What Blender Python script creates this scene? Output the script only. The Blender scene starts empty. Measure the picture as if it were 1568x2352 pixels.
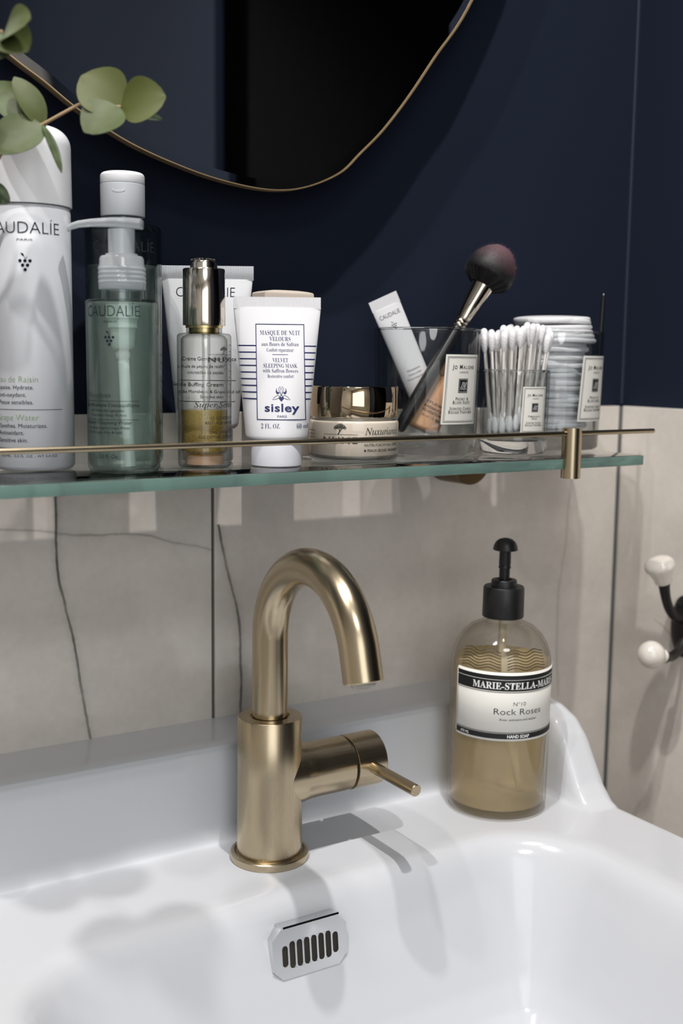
import bpy, bmesh, math, random
from mathutils import Vector, Matrix
random.seed(7)
C = bpy.context.scene.collection
SC = bpy.context.scene
rad = math.radians

# ---------------------------------------------------------------- camera
YAW = rad(31.902)
cam_d = bpy.data.cameras.new('camera')
cam = bpy.data.objects.new('camera', cam_d)
C.objects.link(cam)
cam.matrix_world = Matrix(((0.84969, 0.059795, -0.523881, 0.0),
                           (-0.52716, 0.117721, -0.841572, -0.75),
                           (0.01135, 0.991245, 0.131548, 1.182),
                           (0, 0, 0, 1)))
cam_d.sensor_fit = 'VERTICAL'
cam_d.sensor_height = 36.0
cam_d.sensor_width = 24.0
cam_d.lens = 40.3616
cam_d.clip_start = 0.02
cam_d.dof.use_dof = True
cam_d.dof.focus_distance = 0.755
cam_d.dof.aperture_fstop = 5.6
SC.camera = cam

# ---------------------------------------------------------------- light and exposure
SC.view_settings.view_transform = 'Standard'
SC.view_settings.look = 'None'
SC.view_settings.exposure = 0.0
SC.view_settings.gamma = 1.0
SC.view_settings.use_curve_mapping = False
world = bpy.data.worlds.new('world')
SC.world = world
world.use_nodes = True
world.node_tree.nodes['Background'].inputs[0].default_value = (0.60, 0.66, 0.75, 1)
world.node_tree.nodes['Background'].inputs[1].default_value = 0.0
SC.cycles.max_bounces = 14
SC.cycles.transmission_bounces = 12
SC.cycles.transparent_max_bounces = 16
SC.cycles.glossy_bounces = 6
SC.cycles.diffuse_bounces = 5
SC.cycles.caustics_reflective = False
SC.cycles.caustics_refractive = False
SC.cycles.sample_clamp_indirect = 4.0
SC.cycles.blur_glossy = 0.5


def spot(name, loc, power, size=0.014, col=(1.0, 0.965, 0.94), angle=120, target=None):
    l = bpy.data.lights.new(name, 'SPOT')
    l.energy = power
    l.shadow_soft_size = size
    l.color = col
    l.spot_size = rad(angle)
    l.spot_blend = 0.6
    o = bpy.data.objects.new(name, l)
    C.objects.link(o)
    o.location = loc
    if target is not None:
        o.rotation_euler = (Vector(target) - Vector(loc)).to_track_quat('-Z', 'Y').to_euler()
    return o


spot('ceiling_spot', (0.345, -0.48, 2.33), 42)
spot('ceiling_spot', (-0.16, -0.48, 2.33), 35)
spot('ceiling_spot', (-0.36, -0.48, 2.33), 15)
al = bpy.data.lights.new('fill_behind_lens', 'AREA')      # added soft frontal fill behind the lens, no such source known
al.shape = 'RECTANGLE'
al.size, al.size_y = 1.3, 1.3
al.energy = 11
al.color = (0.93, 0.97, 1.0)
alo = bpy.data.objects.new('fill_behind_lens', al)
C.objects.link(alo)
alo.location = (-0.45, -2.17, 1.45)
alo.rotation_euler = (rad(90), 0, 0)
cl = bpy.data.lights.new('ceiling_fill', 'AREA')          # added round fill under the ceiling, brightens the sink's back ledge
cl.shape = 'DISK'
cl.size = 0.55
cl.energy = 9
clo = bpy.data.objects.new('ceiling_fill', cl)
C.objects.link(clo)
clo.location = (-0.15, -1.60, 2.36)

# ---------------------------------------------------------------- materials


def lin(r, g=None, b=None):
    if g is None:
        h = r.lstrip('#')
        r, g, b = (int(h[i:i + 2], 16) for i in (0, 2, 4))
    f = lambda c: (c / 255 / 12.92) if c / 255 <= 0.04045 else ((c / 255 + 0.055) / 1.055) ** 2.4
    return (f(r), f(g), f(b), 1.0)


def new_mat(name):
    m = bpy.data.materials.new(name)
    m.use_nodes = True
    nt = m.node_tree
    return m, nt, nt.nodes['Principled BSDF'], nt.nodes['Material Output']


def pm(name, col, rough=0.4, metal=0.0, trans=0.0, ior=1.45, spec=0.5, bump=None, coat=0.0, sss=0.0, vary=None, aniso=None, sheen=0.0):
    m, nt, p, out = new_mat(name)
    p.inputs['Base Color'].default_value = col
    p.inputs['Roughness'].default_value = rough
    p.inputs['Metallic'].default_value = metal
    p.inputs['Transmission Weight'].default_value = trans
    p.inputs['IOR'].default_value = ior
    p.inputs['Specular IOR Level'].default_value = spec
    p.inputs['Coat Weight'].default_value = coat
    p.inputs['Sheen Weight'].default_value = sheen
    if sss:
        p.inputs['Subsurface Weight'].default_value = sss
        p.inputs['Subsurface Radius'].default_value = (1, 0.9, 0.8)
        p.inputs['Subsurface Scale'].default_value = 0.004
    tc = nt.nodes.new('ShaderNodeTexCoord')
    if bump:
        sc_, st = bump[0], bump[1]
        n = nt.nodes.new('ShaderNodeTexNoise')
        n.inputs['Scale'].default_value = sc_
        n.inputs['Detail'].default_value = 3
        b = nt.nodes.new('ShaderNodeBump')
        b.inputs['Strength'].default_value = st
        b.inputs['Distance'].default_value = 0.0005
        nt.links.new(tc.outputs['Object'], n.inputs['Vector'])
        nt.links.new(n.outputs[0], b.inputs['Height'])
        nt.links.new(b.outputs[0], p.inputs['Normal'])
    if vary:
        n = nt.nodes.new('ShaderNodeTexNoise')
        n.inputs['Scale'].default_value = vary[0]
        n.inputs['Detail'].default_value = 5
        mx = nt.nodes.new('ShaderNodeMix')
        mx.data_type = 'RGBA'
        mx.inputs[6].default_value = col
        mx.inputs[7].default_value = vary[1]
        mp = nt.nodes.new('ShaderNodeMapping')
        if len(vary) > 2:
            mp.inputs['Scale'].default_value = vary[2]
        nt.links.new(tc.outputs['Object'], mp.inputs[0])
        nt.links.new(mp.outputs[0], n.inputs['Vector'])
        nt.links.new(n.outputs[0], mx.inputs[0])
        nt.links.new(mx.outputs[2], p.inputs['Base Color'])
    return m


def brass(name, col, rough, stretch=(2600, 2600, 14)):
    """brushed metal: fine grain running along the object's z axis"""
    m, nt, p, out = new_mat(name)
    p.inputs['Metallic'].default_value = 1
    p.inputs['Base Color'].default_value = col
    tc = nt.nodes.new('ShaderNodeTexCoord')
    mp = nt.nodes.new('ShaderNodeMapping')
    mp.inputs['Scale'].default_value = stretch
    n = nt.nodes.new('ShaderNodeTexNoise')
    n.inputs['Scale'].default_value = 1.0
    n.inputs['Detail'].default_value = 2
    r = nt.nodes.new('ShaderNodeMapRange')
    r.inputs['To Min'].default_value = rough - 0.03
    r.inputs['To Max'].default_value = rough + 0.05
    nt.links.new(tc.outputs['Object'], mp.inputs[0])
    nt.links.new(mp.outputs[0], n.inputs['Vector'])
    nt.links.new(n.outputs[0], r.inputs['Value'])
    nt.links.new(r.outputs[0], p.inputs['Roughness'])
    b = nt.nodes.new('ShaderNodeBump')
    b.inputs['Strength'].default_value = 0.008
    b.inputs['Distance'].default_value = 0.0002
    nt.links.new(n.outputs[0], b.inputs['Height'])
    nt.links.new(b.outputs[0], p.inputs['Normal'])
    return m


def glass(name, col=(1, 1, 1, 1), ior=1.45, rough=0.0, absorb=None):
    m, nt, p, out = new_mat(name)
    nt.nodes.remove(p)
    g = nt.nodes.new('ShaderNodeBsdfGlass')
    g.inputs['Color'].default_value = col
    g.inputs['IOR'].default_value = ior
    g.inputs['Roughness'].default_value = rough
    nt.links.new(g.outputs[0], out.inputs['Surface'])
    if absorb:
        v = nt.nodes.new('ShaderNodeVolumeAbsorption')
        v.inputs['Color'].default_value = absorb[0]
        v.inputs['Density'].default_value = absorb[1]
        nt.links.new(v.outputs[0], out.inputs['Volume'])
    return m


def thin_glass(name, tint=(0.96, 0.97, 0.97, 1), edge=(0.45, 0.5, 0.5, 1), milk=0.0, milk_col=(0.8, 0.8, 0.8, 1), rough=0.02):
    """a thin clear wall: see-through, darker where one looks along the wall, with a surface reflection"""
    m, nt, p, out = new_mat(name)
    nt.nodes.remove(p)
    lw = nt.nodes.new('ShaderNodeLayerWeight')
    lw.inputs['Blend'].default_value = 0.25
    mc = nt.nodes.new('ShaderNodeMix')
    mc.data_type = 'RGBA'
    mc.inputs[6].default_value = tint
    mc.inputs[7].default_value = edge
    nt.links.new(lw.outputs['Facing'], mc.inputs[0])
    t = nt.nodes.new('ShaderNodeBsdfTransparent')
    nt.links.new(mc.outputs[2], t.inputs[0])
    last = t
    if milk:
        d = nt.nodes.new('ShaderNodeBsdfDiffuse')
        d.inputs[0].default_value = milk_col
        tl = nt.nodes.new('ShaderNodeBsdfTranslucent')
        tl.inputs[0].default_value = milk_col
        m0 = nt.nodes.new('ShaderNodeMixShader')
        m0.inputs[0].default_value = 0.4
        nt.links.new(d.outputs[0], m0.inputs[1])
        nt.links.new(tl.outputs[0], m0.inputs[2])
        m1 = nt.nodes.new('ShaderNodeMixShader')
        m1.inputs[0].default_value = milk
        nt.links.new(t.outputs[0], m1.inputs[1])
        nt.links.new(m0.outputs[0], m1.inputs[2])
        last = m1
    gl = nt.nodes.new('ShaderNodeBsdfGlossy')
    gl.inputs['Roughness'].default_value = rough
    pw = nt.nodes.new('ShaderNodeMath')
    pw.operation = 'POWER'
    pw.inputs[1].default_value = 4.0
    lw2 = nt.nodes.new('ShaderNodeLayerWeight')
    lw2.inputs['Blend'].default_value = 0.5
    nt.links.new(lw2.outputs['Facing'], pw.inputs[0])
    fr = nt.nodes.new('ShaderNodeMapRange')
    fr.inputs['To Min'].default_value = 0.035
    fr.inputs['To Max'].default_value = 0.75
    nt.links.new(pw.outputs[0], fr.inputs['Value'])
    mx = nt.nodes.new('ShaderNodeMixShader')
    nt.links.new(fr.outputs[0], mx.inputs[0])
    nt.links.new(last.outputs[0], mx.inputs[1])
    nt.links.new(gl.outputs[0], mx.inputs[2])
    nt.links.new(mx.outputs[0], out.inputs['Surface'])
    return m


def vein_mat(name, base, dark, seed, veins, hveins, rough=0.10):
    """polished stone-look slab: mottled grey with veins of its own running at x = f(z) and z = f(x)"""
    m, nt, p, out = new_mat(name)
    N, L = nt.nodes, nt.links
    tc = N.new('ShaderNodeTexCoord')
    sep = N.new('ShaderNodeSeparateXYZ')
    L.new(tc.outputs['Object'], sep.inputs[0])

    def math_(op, a, b=None, clamp=False):
        n = N.new('ShaderNodeMath')
        n.operation = op
        n.use_clamp = clamp
        for i, v in ((0, a), (1, b)):
            if v is None:
                continue
            if isinstance(v, (int, float)):
                n.inputs[i].default_value = v
            else:
                L.new(v, n.inputs[i])
        return n.outputs[0]

    def noise(scale, detail=4, vec=None):
        n = N.new('ShaderNodeTexNoise')
        n.noise_dimensions = '4D'
        n.inputs['W'].default_value = seed
        n.inputs['Scale'].default_value = scale
        n.inputs['Detail'].default_value = detail
        L.new(vec or tc.outputs['Object'], n.inputs['Vector'])
        return n.outputs[0]

    n1, n2, n3 = noise(7, 6), noise(45, 4), noise(160, 2)
    mot = math_('ADD', math_('MULTIPLY', n1, 0.6), math_('ADD', math_('MULTIPLY', n2, 0.25), math_('MULTIPLY', n3, 0.15)))
    cr = N.new('ShaderNodeValToRGB')
    cr.color_ramp.elements[0].position = 0.36
    cr.color_ramp.elements[0].color = tuple(c * 0.86 for c in base[:3]) + (1,)
    cr.color_ramp.elements[1].position = 0.62
    cr.color_ramp.elements[1].color = tuple(min(1, c * 1.08) for c in base[:3]) + (1,)
    L.new(mot, cr.inputs[0])
    col = cr.outputs[0]
    wob = math_('SUBTRACT', noise(30, 5), 0.5)
    fine = noise(220, 3)
    grp = noise(16, 3)

    def add_vein(col, pts, along, across, width, strength, wobble):
        z0, z1 = pts[0][0], pts[-1][0]
        lo = min(v for _, v in pts) - 0.01
        hi = max(v for _, v in pts) + 0.01
        t = N.new('ShaderNodeMapRange')
        t.inputs['From Min'].default_value = z0
        t.inputs['From Max'].default_value = z1
        L.new(along, t.inputs['Value'])
        fc = N.new('ShaderNodeFloatCurve')
        cv = fc.mapping.curves[0]
        cv.points[0].location = (0, (pts[0][1] - lo) / (hi - lo))
        cv.points[1].location = (1, (pts[-1][1] - lo) / (hi - lo))
        for z, v in pts[1:-1]:
            cv.points.new((z - z0) / (z1 - z0), (v - lo) / (hi - lo))
        fc.mapping.update()
        L.new(t.outputs[0], fc.inputs['Value'])
        pos = math_('ADD', math_('MULTIPLY', fc.outputs[0], hi - lo), lo)
        pos = math_('ADD', pos, math_('MULTIPLY', wob, wobble))
        d = math_('ABSOLUTE', math_('SUBTRACT', across, pos))
        w = math_('MULTIPLY', math_('ADD', math_('MULTIPLY', fine, 1.2), 0.4), width)
        k = math_('SUBTRACT', 1.0, math_('DIVIDE', d, w), True)
        soft = math_('SUBTRACT', 1.0, math_('DIVIDE', d, math_('MULTIPLY', w, 5.0)), True)
        k = math_('ADD', k, math_('MULTIPLY', math_('MULTIPLY', soft, soft), 0.30), True)
        g = N.new('ShaderNodeMapRange')
        g.inputs['From Min'].default_value = 0.30
        g.inputs['From Max'].default_value = 0.62
        g.inputs['To Min'].default_value = 0.35
        g.inputs['To Max'].default_value = 1.0
        L.new(grp, g.inputs['Value'])
        k = math_('MULTIPLY', math_('MULTIPLY', k, g.outputs[0]), strength)
        inside = math_('MULTIPLY', math_('GREATER_THAN', along, min(z0, z1)), math_('LESS_THAN', along, max(z0, z1)))
        k = math_('MULTIPLY', k, inside)
        mx = N.new('ShaderNodeMix')
        mx.data_type = 'RGBA'
        L.new(k, mx.inputs[0])
        L.new(col, mx.inputs[6])
        mx.inputs[7].default_value = dark
        return mx.outputs[2]

    X, Y, Z = sep.outputs
    for axis, pts, w, s, wb in veins:
        col = add_vein(col, pts, Z, X if axis == 'x' else Y, w, s, wb)
    for axis, pts, w, s, wb in hveins:
        col = add_vein(col, pts, X if axis == 'x' else Y, Z, w, s, wb)
    L.new(col, p.inputs['Base Color'])
    p.inputs['Roughness'].default_value = rough
    p.inputs['Specular IOR Level'].default_value = 0.5
    return m


M = {}
M['navy'] = pm('navy_paint', lin('#1a2130'), 0.75, spec=0.15, bump=(500, 0.08))
M['grout'] = pm('grey_grout', lin('#5c5c58'), 0.8)
M['silicone'] = pm('grey_silicone', lin('#5a5b5c'), 0.5)
M['white_ceiling'] = pm('ceiling_white', lin('#d8d8d6'), 0.8)
M['pale_wall'] = pm('pale_stone_wall', lin('#cfc9c1'), 0.5)
M['floor'] = pm('floor_grey', lin('#6a6865'), 0.4)
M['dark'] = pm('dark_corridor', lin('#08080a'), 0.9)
TILE, VEIN = lin('#d8d1c9'), lin('#3a3b36')
Zc = 1.182
M['tile_a'] = vein_mat('tile_stone', TILE, VEIN, 1.3,
                       [('x', [(Zc - .30, .266), (Zc - .266, .2625), (Zc - .234, .257), (Zc - .202, .253), (Zc - .168, .246), (Zc - .146, .2415), (Zc - .111, .241), (Zc - .06, .2415)], .0014, 1.0, .0035)],
                       [('x', [(.10, Zc - .106), (.203, Zc - .113), (.232, Zc - .116), (.262, Zc - .121), (.294, Zc - .122), (.327, Zc - .131), (.358, Zc - .139)], .0013, .40, .006)])
M['tile_b'] = vein_mat('tile_stone_right', TILE, VEIN, 4.1,
                       [('x', [(Zc - .30, .381), (Zc - .266, .380), (Zc - .218, .3795), (Zc - .192, .378), (Zc - .165, .371), (Zc - .120, .3615)], .0016, .9, .004),
                        ('x', [(Zc - .30, .70), (Zc - .22, .695), (Zc - .15, .702), (Zc - .06, .708)], .0015, .30, .006)], [])
M['tile_c'] = vein_mat('tile_stone_side', TILE, VEIN, 7.7,
                       [('y', [(Zc - .40, -.125), (Zc - .27, -.100), (Zc - .235, -.07), (Zc - .225, -.05)], .0012, .5, .006)], [])
M['porcelain'] = pm('white_glazed_ceramic', lin('#d2d4d8'), 0.18, spec=0.5, coat=0.15)
M['brass'] = brass('brushed_brass', lin('#bcad92'), 0.27)
M['brass_h'] = brass('brushed_brass_turned', lin('#bcad92'), 0.25, (14, 2600, 2600))
M['brass_dark'] = pm('black_seal', lin('#0c0b09'), 0.5)
M['chrome'] = pm('polished_chrome', lin('#d6d8da'), 0.08, 1.0)
M['slot'] = pm('slot_dark', lin('#2a261c'), 0.6)
M['mirror'] = pm('mirror_silver', lin('#e8eaec'), 0.0, 1.0)
M['gold_edge'] = pm('gold_mirror_edge', lin('#e6c89a'), 0.42, 1.0)
M['shelf_glass'] = glass('shelf_glass', (1, 1, 1, 1), 1.5, 0.0, ((0.40, 0.86, 0.76, 1), 4.0))
M['clear_glass'] = thin_glass('clear_glass', (0.965, 0.975, 0.975, 1), (0.50, 0.54, 0.54, 1))
M['thick_glass'] = glass('thick_glass', (0.985, 0.99, 0.99, 1), 1.45)
M['white_plastic'] = pm('white_plastic', lin('#e6e7ea'), 0.35, sss=0.0)
M['white_can'] = pm('white_lacquer', lin('#dfe1e6'), 0.32)
M['ink'] = pm('dark_blue_ink', lin('#141c28'), 0.7, spec=.15)
M['ink_black'] = pm('black_ink', lin('#131516'), 0.6)
M['ink_green'] = pm('green_ink', lin('#7f9a6c'), 0.6)
M['ink_navy'] = pm('navy_foil_ink', lin('#23285a'), 0.4)
M['ink_white'] = pm('white_ink', lin('#e8e8e6'), 0.6)
M['ink_faint'] = pm('faint_ink', lin('#454b52'), 0.6)
M['paper'] = pm('label_paper', lin('#e6e4dd'), 0.6)
M['gold_ink'] = pm('dull_gold_ink', lin('#40371f'), 0.5)


# ---------------------------------------------------------------- geometry helpers (part meshes in millimetres)
class B:
    def __init__(s):
        s.v, s.f = [], []

    def add(s, vs, fs):
        o = len(s.v)
        s.v += [tuple(v) for v in vs]
        s.f += [tuple(i + o for i in f) for f in fs]
        return s

    def build(s, name, mat, parent=None, scale=0.001, sharp=38, loc=None, smooth=True, mat_list=None, label=None):
        me = bpy.data.meshes.new(name)
        me.from_pydata([(a * scale, b * scale, c * scale) for a, b, c in s.v], [], s.f)
        bm = bmesh.new()
        bm.from_mesh(me)
        bmesh.ops.recalc_face_normals(bm, faces=bm.faces)
        bm.to_mesh(me)
        bm.free()
        if smooth:
            me.shade_smooth()
            me.set_sharp_from_angle(angle=rad(sharp))
        me.materials.append(M[mat] if isinstance(mat, str) else mat)
        o = bpy.data.objects.new(name, me)
        C.objects.link(o)
        if parent is not None:
            o.parent = parent
        if loc:
            o.location = loc
        if label:
            o['label'] = label
        return o


def lathe(b, prof, seg=64, cx=0, cy=0, closed=False):
    """prof: list of (r, z); r=0 makes a pole"""
    rings = []
    vs, fs = [], []
    for r, z in prof:
        if r <= 1e-6:
            rings.append([len(vs)])
            vs.append((cx, cy, z))
        else:
            rings.append(list(range(len(vs), len(vs) + seg)))
            vs += [(cx + r * math.cos(2 * math.pi * i / seg), cy + r * math.sin(2 * math.pi * i / seg), z) for i in range(seg)]
    pairs = list(zip(rings, rings[1:]))
    if closed:
        pairs.append((rings[-1], rings[0]))
    for A, Bn in pairs:
        for i in range(seg):
            j = (i + 1) % seg
            a, a2 = A[i % len(A)], A[j % len(A)]
            c, c2 = Bn[i % len(Bn)], Bn[j % len(Bn)]
            q = []
            for k in (a, a2, c2, c):
                if k not in q:
                    q.append(k)
            if len(q) > 2:
                fs.append(q)
    b.add(vs, fs)
    return b


def arc(cx, cz, r, a0, a1, n=6):
    return [(cx + r * math.cos(rad(a0 + (a1 - a0) * i / n)), cz + r * math.sin(rad(a0 + (a1 - a0) * i / n))) for i in range(n + 1)]


def tube(b, path, radii, seg=24, caps=True):
    P = [Vector(p) for p in path]
    if not isinstance(radii, (list, tuple)):
        radii = [radii] * len(P)
    t0 = (P[1] - P[0]).normalized()
    ref = Vector((0, 0, 1)) if abs(t0.z) < 0.9 else Vector((1, 0, 0))
    n = t0.cross(ref).normalized()
    vs, fs = [], []
    for i, p in enumerate(P):
        if i == 0:
            t = t0
        elif i == len(P) - 1:
            t = (P[i] - P[i - 1]).normalized()
        else:
            t = (P[i + 1] - P[i - 1]).normalized()
        n = (n - t * n.dot(t)).normalized()
        m = t.cross(n)
        for k in range(seg):
            a = 2 * math.pi * k / seg
            vs.append(p + (n * math.cos(a) + m * math.sin(a)) * radii[i])
    for i in range(len(P) - 1):
        for k in range(seg):
            j = (k + 1) % seg
            fs.append((i * seg + k, i * seg + j, (i + 1) * seg + j, (i + 1) * seg + k))
    if caps:
        fs.append(tuple(range(seg)))
        fs.append(tuple((len(P) - 1) * seg + k for k in range(seg)))
    b.add(vs, fs)
    return b


def box(b, x0, y0, z0, x1, y1, z1, bev=0.0):
    """box with bevelled edges"""
    bm = bmesh.new()
    bmesh.ops.create_cube(bm, size=1)
    for v in bm.verts:
        v.co = Vector(((x0 + x1) / 2 + v.co.x * (x1 - x0), (y0 + y1) / 2 + v.co.y * (y1 - y0), (z0 + z1) / 2 + v.co.z * (z1 - z0)))
    if bev:
        bmesh.ops.bevel(bm, geom=bm.edges[:], offset=bev, segments=3, affect='EDGES', profile=0.5)
    bm.verts.index_update()
    b.add([v.co[:] for v in bm.verts], [[v.index for v in f.verts] for f in bm.faces])
    bm.free()
    return b


def xform(b, mtx):
    b.v = [tuple(mtx @ Vector(v)) for v in b.v]
    return b


def prism(b, poly, z0, z1):
    n = len(poly)
    vs = [(x, y, z0) for x, y in poly] + [(x, y, z1) for x, y in poly]
    fs = [tuple(range(n)), tuple(range(n, 2 * n))] + [(i, (i + 1) % n, n + (i + 1) % n, n + i) for i in range(n)]
    b.add(vs, fs)
    return b


def loft(b, rings, caps=(True, True)):
    n = len(rings[0])
    vs = [p for r in rings for p in r]
    fs = []
    for i in range(len(rings) - 1):
        for k in range(n):
            j = (k + 1) % n
            fs.append((i * n + k, i * n + j, (i + 1) * n + j, (i + 1) * n + k))
    if caps[0]:
        fs.append(tuple(range(n)))
    if caps[1]:
        fs.append(tuple((len(rings) - 1) * n + k for k in range(n)))
    b.add(vs, fs)
    return b


def thing(name, label, cat, loc, rotz=0.0, group=None):
    o = bpy.data.objects.new(name, None)
    o.empty_display_size = 0.02
    C.objects.link(o)
    o.location = loc
    o.rotation_euler = (0, 0, rotz)
    o['label'] = label
    o['category'] = cat
    if group:
        o['group'] = group
    return o


def W(x, y, z):
    """millimetres seen from the lens (right, towards the wall, above the lens) to scene metres"""
    return (x / 1000, y / 1000 - 0.75, z / 1000 + 1.182)


SHELF = -69.0
DECK = -332.0

# ---------------------------------------------------------------- lettering
_txt_cache = {}
_SER_IT = {c: chr(0x1D434 + i) for i, c in enumerate('ABCDEFGHIJKLMNOPQRSTUVWXYZ')}
_SER_IT.update({c: chr(0x1D44E + i) for i, c in enumerate('abcdefghijklmnopqrstuvwxyz')})
_SER_IT['h'] = '\u210e'
_SER_B = {c: chr(0x1D400 + i) for i, c in enumerate('ABCDEFGHIJKLMNOPQRSTUVWXYZ')}
_SER_B.update({c: chr(0x1D41A + i) for i, c in enumerate('abcdefghijklmnopqrstuvwxyz')})
_SER_B.update({c: chr(0x1D7CE + i) for i, c in enumerate('0123456789')})


def text2d(body, off=0.0, space=1.0):
    key = (body, off, space)
    if key not in _txt_cache:
        cu = bpy.data.curves.new('t', 'FONT')
        cu.body = body
        cu.size = 1
        cu.resolution_u = 3
        cu.offset = off
        cu.space_character = space
        ob = bpy.data.objects.new('t', cu)
        C.objects.link(ob)
        dg = bpy.context.evaluated_depsgraph_get()
        me = bpy.data.meshes.new_from_object(ob.evaluated_get(dg))
        vs = [(v.co.x, v.co.y) for v in me.vertices]
        fs = [tuple(p.vertices) for p in me.polygons]
        bpy.data.meshes.remove(me)
        bpy.data.objects.remove(ob)
        bpy.data.curves.remove(cu)
        _txt_cache[key] = (vs, fs)
    return _txt_cache[key]


class Print:
    """flat print laid on a surface: fn(u, v) -> point (mm)"""

    def __init__(s, fn):
        s.b, s.fn = B(), fn

    def text(s, body, u, v, h, width=None, align='C', font='', off=0.0, space=1.0, lean=0.0):
        t = body
        if font == 'serif':
            t = ''.join(_SER_B.get(c, c) for c in body)
        elif font == 'ital':
            t = ''.join(_SER_IT.get(c, c) for c in body)
        vs, fs = text2d(t, off, space)
        if not vs:
            return s
        k = h / 0.70
        x0, x1 = min(a for a, _ in vs), max(a for a, _ in vs)
        kx = k if width is None else width / (x1 - x0)
        w = (x1 - x0) * kx
        su = {'C': u - w / 2, 'L': u, 'R': u - w}[align]
        s.b.add([s.fn(su + (a - x0) * kx + lean * c * k, v + c * k) for a, c in vs], fs)
        return s

    def small_caps(s, body, u, v, h, width):
        """capitals for the capitals, smaller capitals for the rest"""
        x, parts = 0.0, []
        for c in body:
            if c == ' ':
                x += .55 * h
                continue
            k = (h if c.isupper() or not c.isalpha() else .80 * h) / .70
            vs, fs = text2d(c.upper(), .012)
            x0, x1 = min(a for a, _ in vs), max(a for a, _ in vs)
            parts.append((x, k, x0, vs, fs))
            x += (x1 - x0) * k + .24 * h
        w = x - .24 * h
        q = width / w
        for px_, k, x0, vs, fs in parts:
            s.b.add([s.fn(u + (px_ + (a - x0) * k - w / 2) * q, v + c * k) for a, c in vs], fs)
        return s

    def rect(s, u0, v0, u1, v1, n=1):
        vs, fs = [], []
        for i in range(n + 1):
            u = u0 + (u1 - u0) * i / n
            vs += [s.fn(u, v0), s.fn(u, v1)]
        for i in range(n):
            fs.append((2 * i, 2 * i + 2, 2 * i + 3, 2 * i + 1))
        s.b.add(vs, fs)
        return s

    def frame(s, u0, v0, u1, v1, t, n=8):
        s.rect(u0, v0, u1, v0 + t, n)
        s.rect(u0, v1 - t, u1, v1, n)
        for i in range(14):
            a, c = v0 + t + (v1 - v0 - 2 * t) * i / 14, v0 + t + (v1 - v0 - 2 * t) * (i + 1) / 14
            s.rect(u0, a, u0 + t, c)
            s.rect(u1 - t, a, u1, c)
        return s

    def dot(s, u, v, r, n=12, ru=None):
        ru = ru or r
        s.b.add([s.fn(u + ru * math.cos(2 * math.pi * i / n), v + r * math.sin(2 * math.pi * i / n)) for i in range(n)], [tuple(range(n))])
        return s

    def poly(s, pts):
        s.b.add([s.fn(u, v) for u, v in pts], [tuple(range(len(pts)))])
        return s

    def line(s, pts, t):
        vs, fs = [], []
        for i, (u, v) in enumerate(pts):
            a = pts[max(0, i - 1)]
            c = pts[min(len(pts) - 1, i + 1)]
            dx, dy = c[0] - a[0], c[1] - a[1]
            l = math.hypot(dx, dy) or 1
            nx, ny = -dy / l * t / 2, dx / l * t / 2
            vs += [s.fn(u + nx, v + ny), s.fn(u - nx, v - ny)]
            if i:
                k = 2 * i
                fs.append((k - 2, k, k + 1, k - 1))
        s.b.add(vs, fs)
        return s

    def grapes(s, u, v, r=0.95):
        p = 2.55 * r
        for row, n in ((0, 3), (1, 2), (2, 1)):
            for i in range(n):
                s.dot(u + (i - (n - 1) / 2) * p * 1.12, v - row * p, r)
        s.poly([(u - 2.6 * r, v + 4.6 * r), (u - 1.0 * r, v + 4.2 * r), (u - .3 * r, v + 2.4 * r), (u - 1.6 * r, v + 3.0 * r)])
        s.line([(u - .4 * r, v + 2.4 * r), (u + .2 * r, v + 1.2 * r), (u + 1.3 * r, v + 2.3 * r)], 0.3 * r)
        return s

    def tree(s, u, v, k):
        """little spreading tree on a ground line"""
        s.line([(u - 1.1 * k, v), (u - .25 * k, v + 1.3 * k), (u - .1 * k, v + 3 * k)], .5 * k)
        s.line([(u - .2 * k, v + 1.3 * k), (u + 1.0 * k, v + 3 * k)], .35 * k)
        for x_, z_, r_ in ((-2.6, 3.6, .75), (-1.7, 4.2, .95), (-.6, 4.9, 1.0), (.6, 5.0, .95), (1.7, 4.4, 1.0), (2.7, 3.7, .75), (-.9, 3.7, .7), (.9, 3.7, .75)):
            s.line([(u + x_ * k + r_ * k * math.cos(a / 3), v + z_ * k + r_ * k * .8 * math.sin(a / 3)) for a in range(0, 20)], .32 * k)
            s.line([(u + x_ * k - r_ * k * .5, v + z_ * k - .2 * k), (u + x_ * k, v + z_ * k + .25 * k), (u + x_ * k + r_ * k * .5, v + z_ * k)], .3 * k)
        return s

    def build(s, name, mat, parent):
        o = s.b.build(name, mat, parent, smooth=False)
        o['kind'] = 'stuff'
        return o


def on_cyl(r, th0=0.0, lean=0.0, vref=0.0):
    def fn(u, v):
        a = rad(th0) + (u + lean * (v - vref)) / r
        return (r * math.sin(a), -r * math.cos(a), v)
    return fn


# ================================================================ THE ROOM
def struct(name, b, mat, parent=None, scale=1.0, smooth=False):
    o = b.build(name, mat, parent, scale=scale, smooth=smooth)
    if parent is None:
        o['kind'] = 'structure'
    return o


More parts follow.
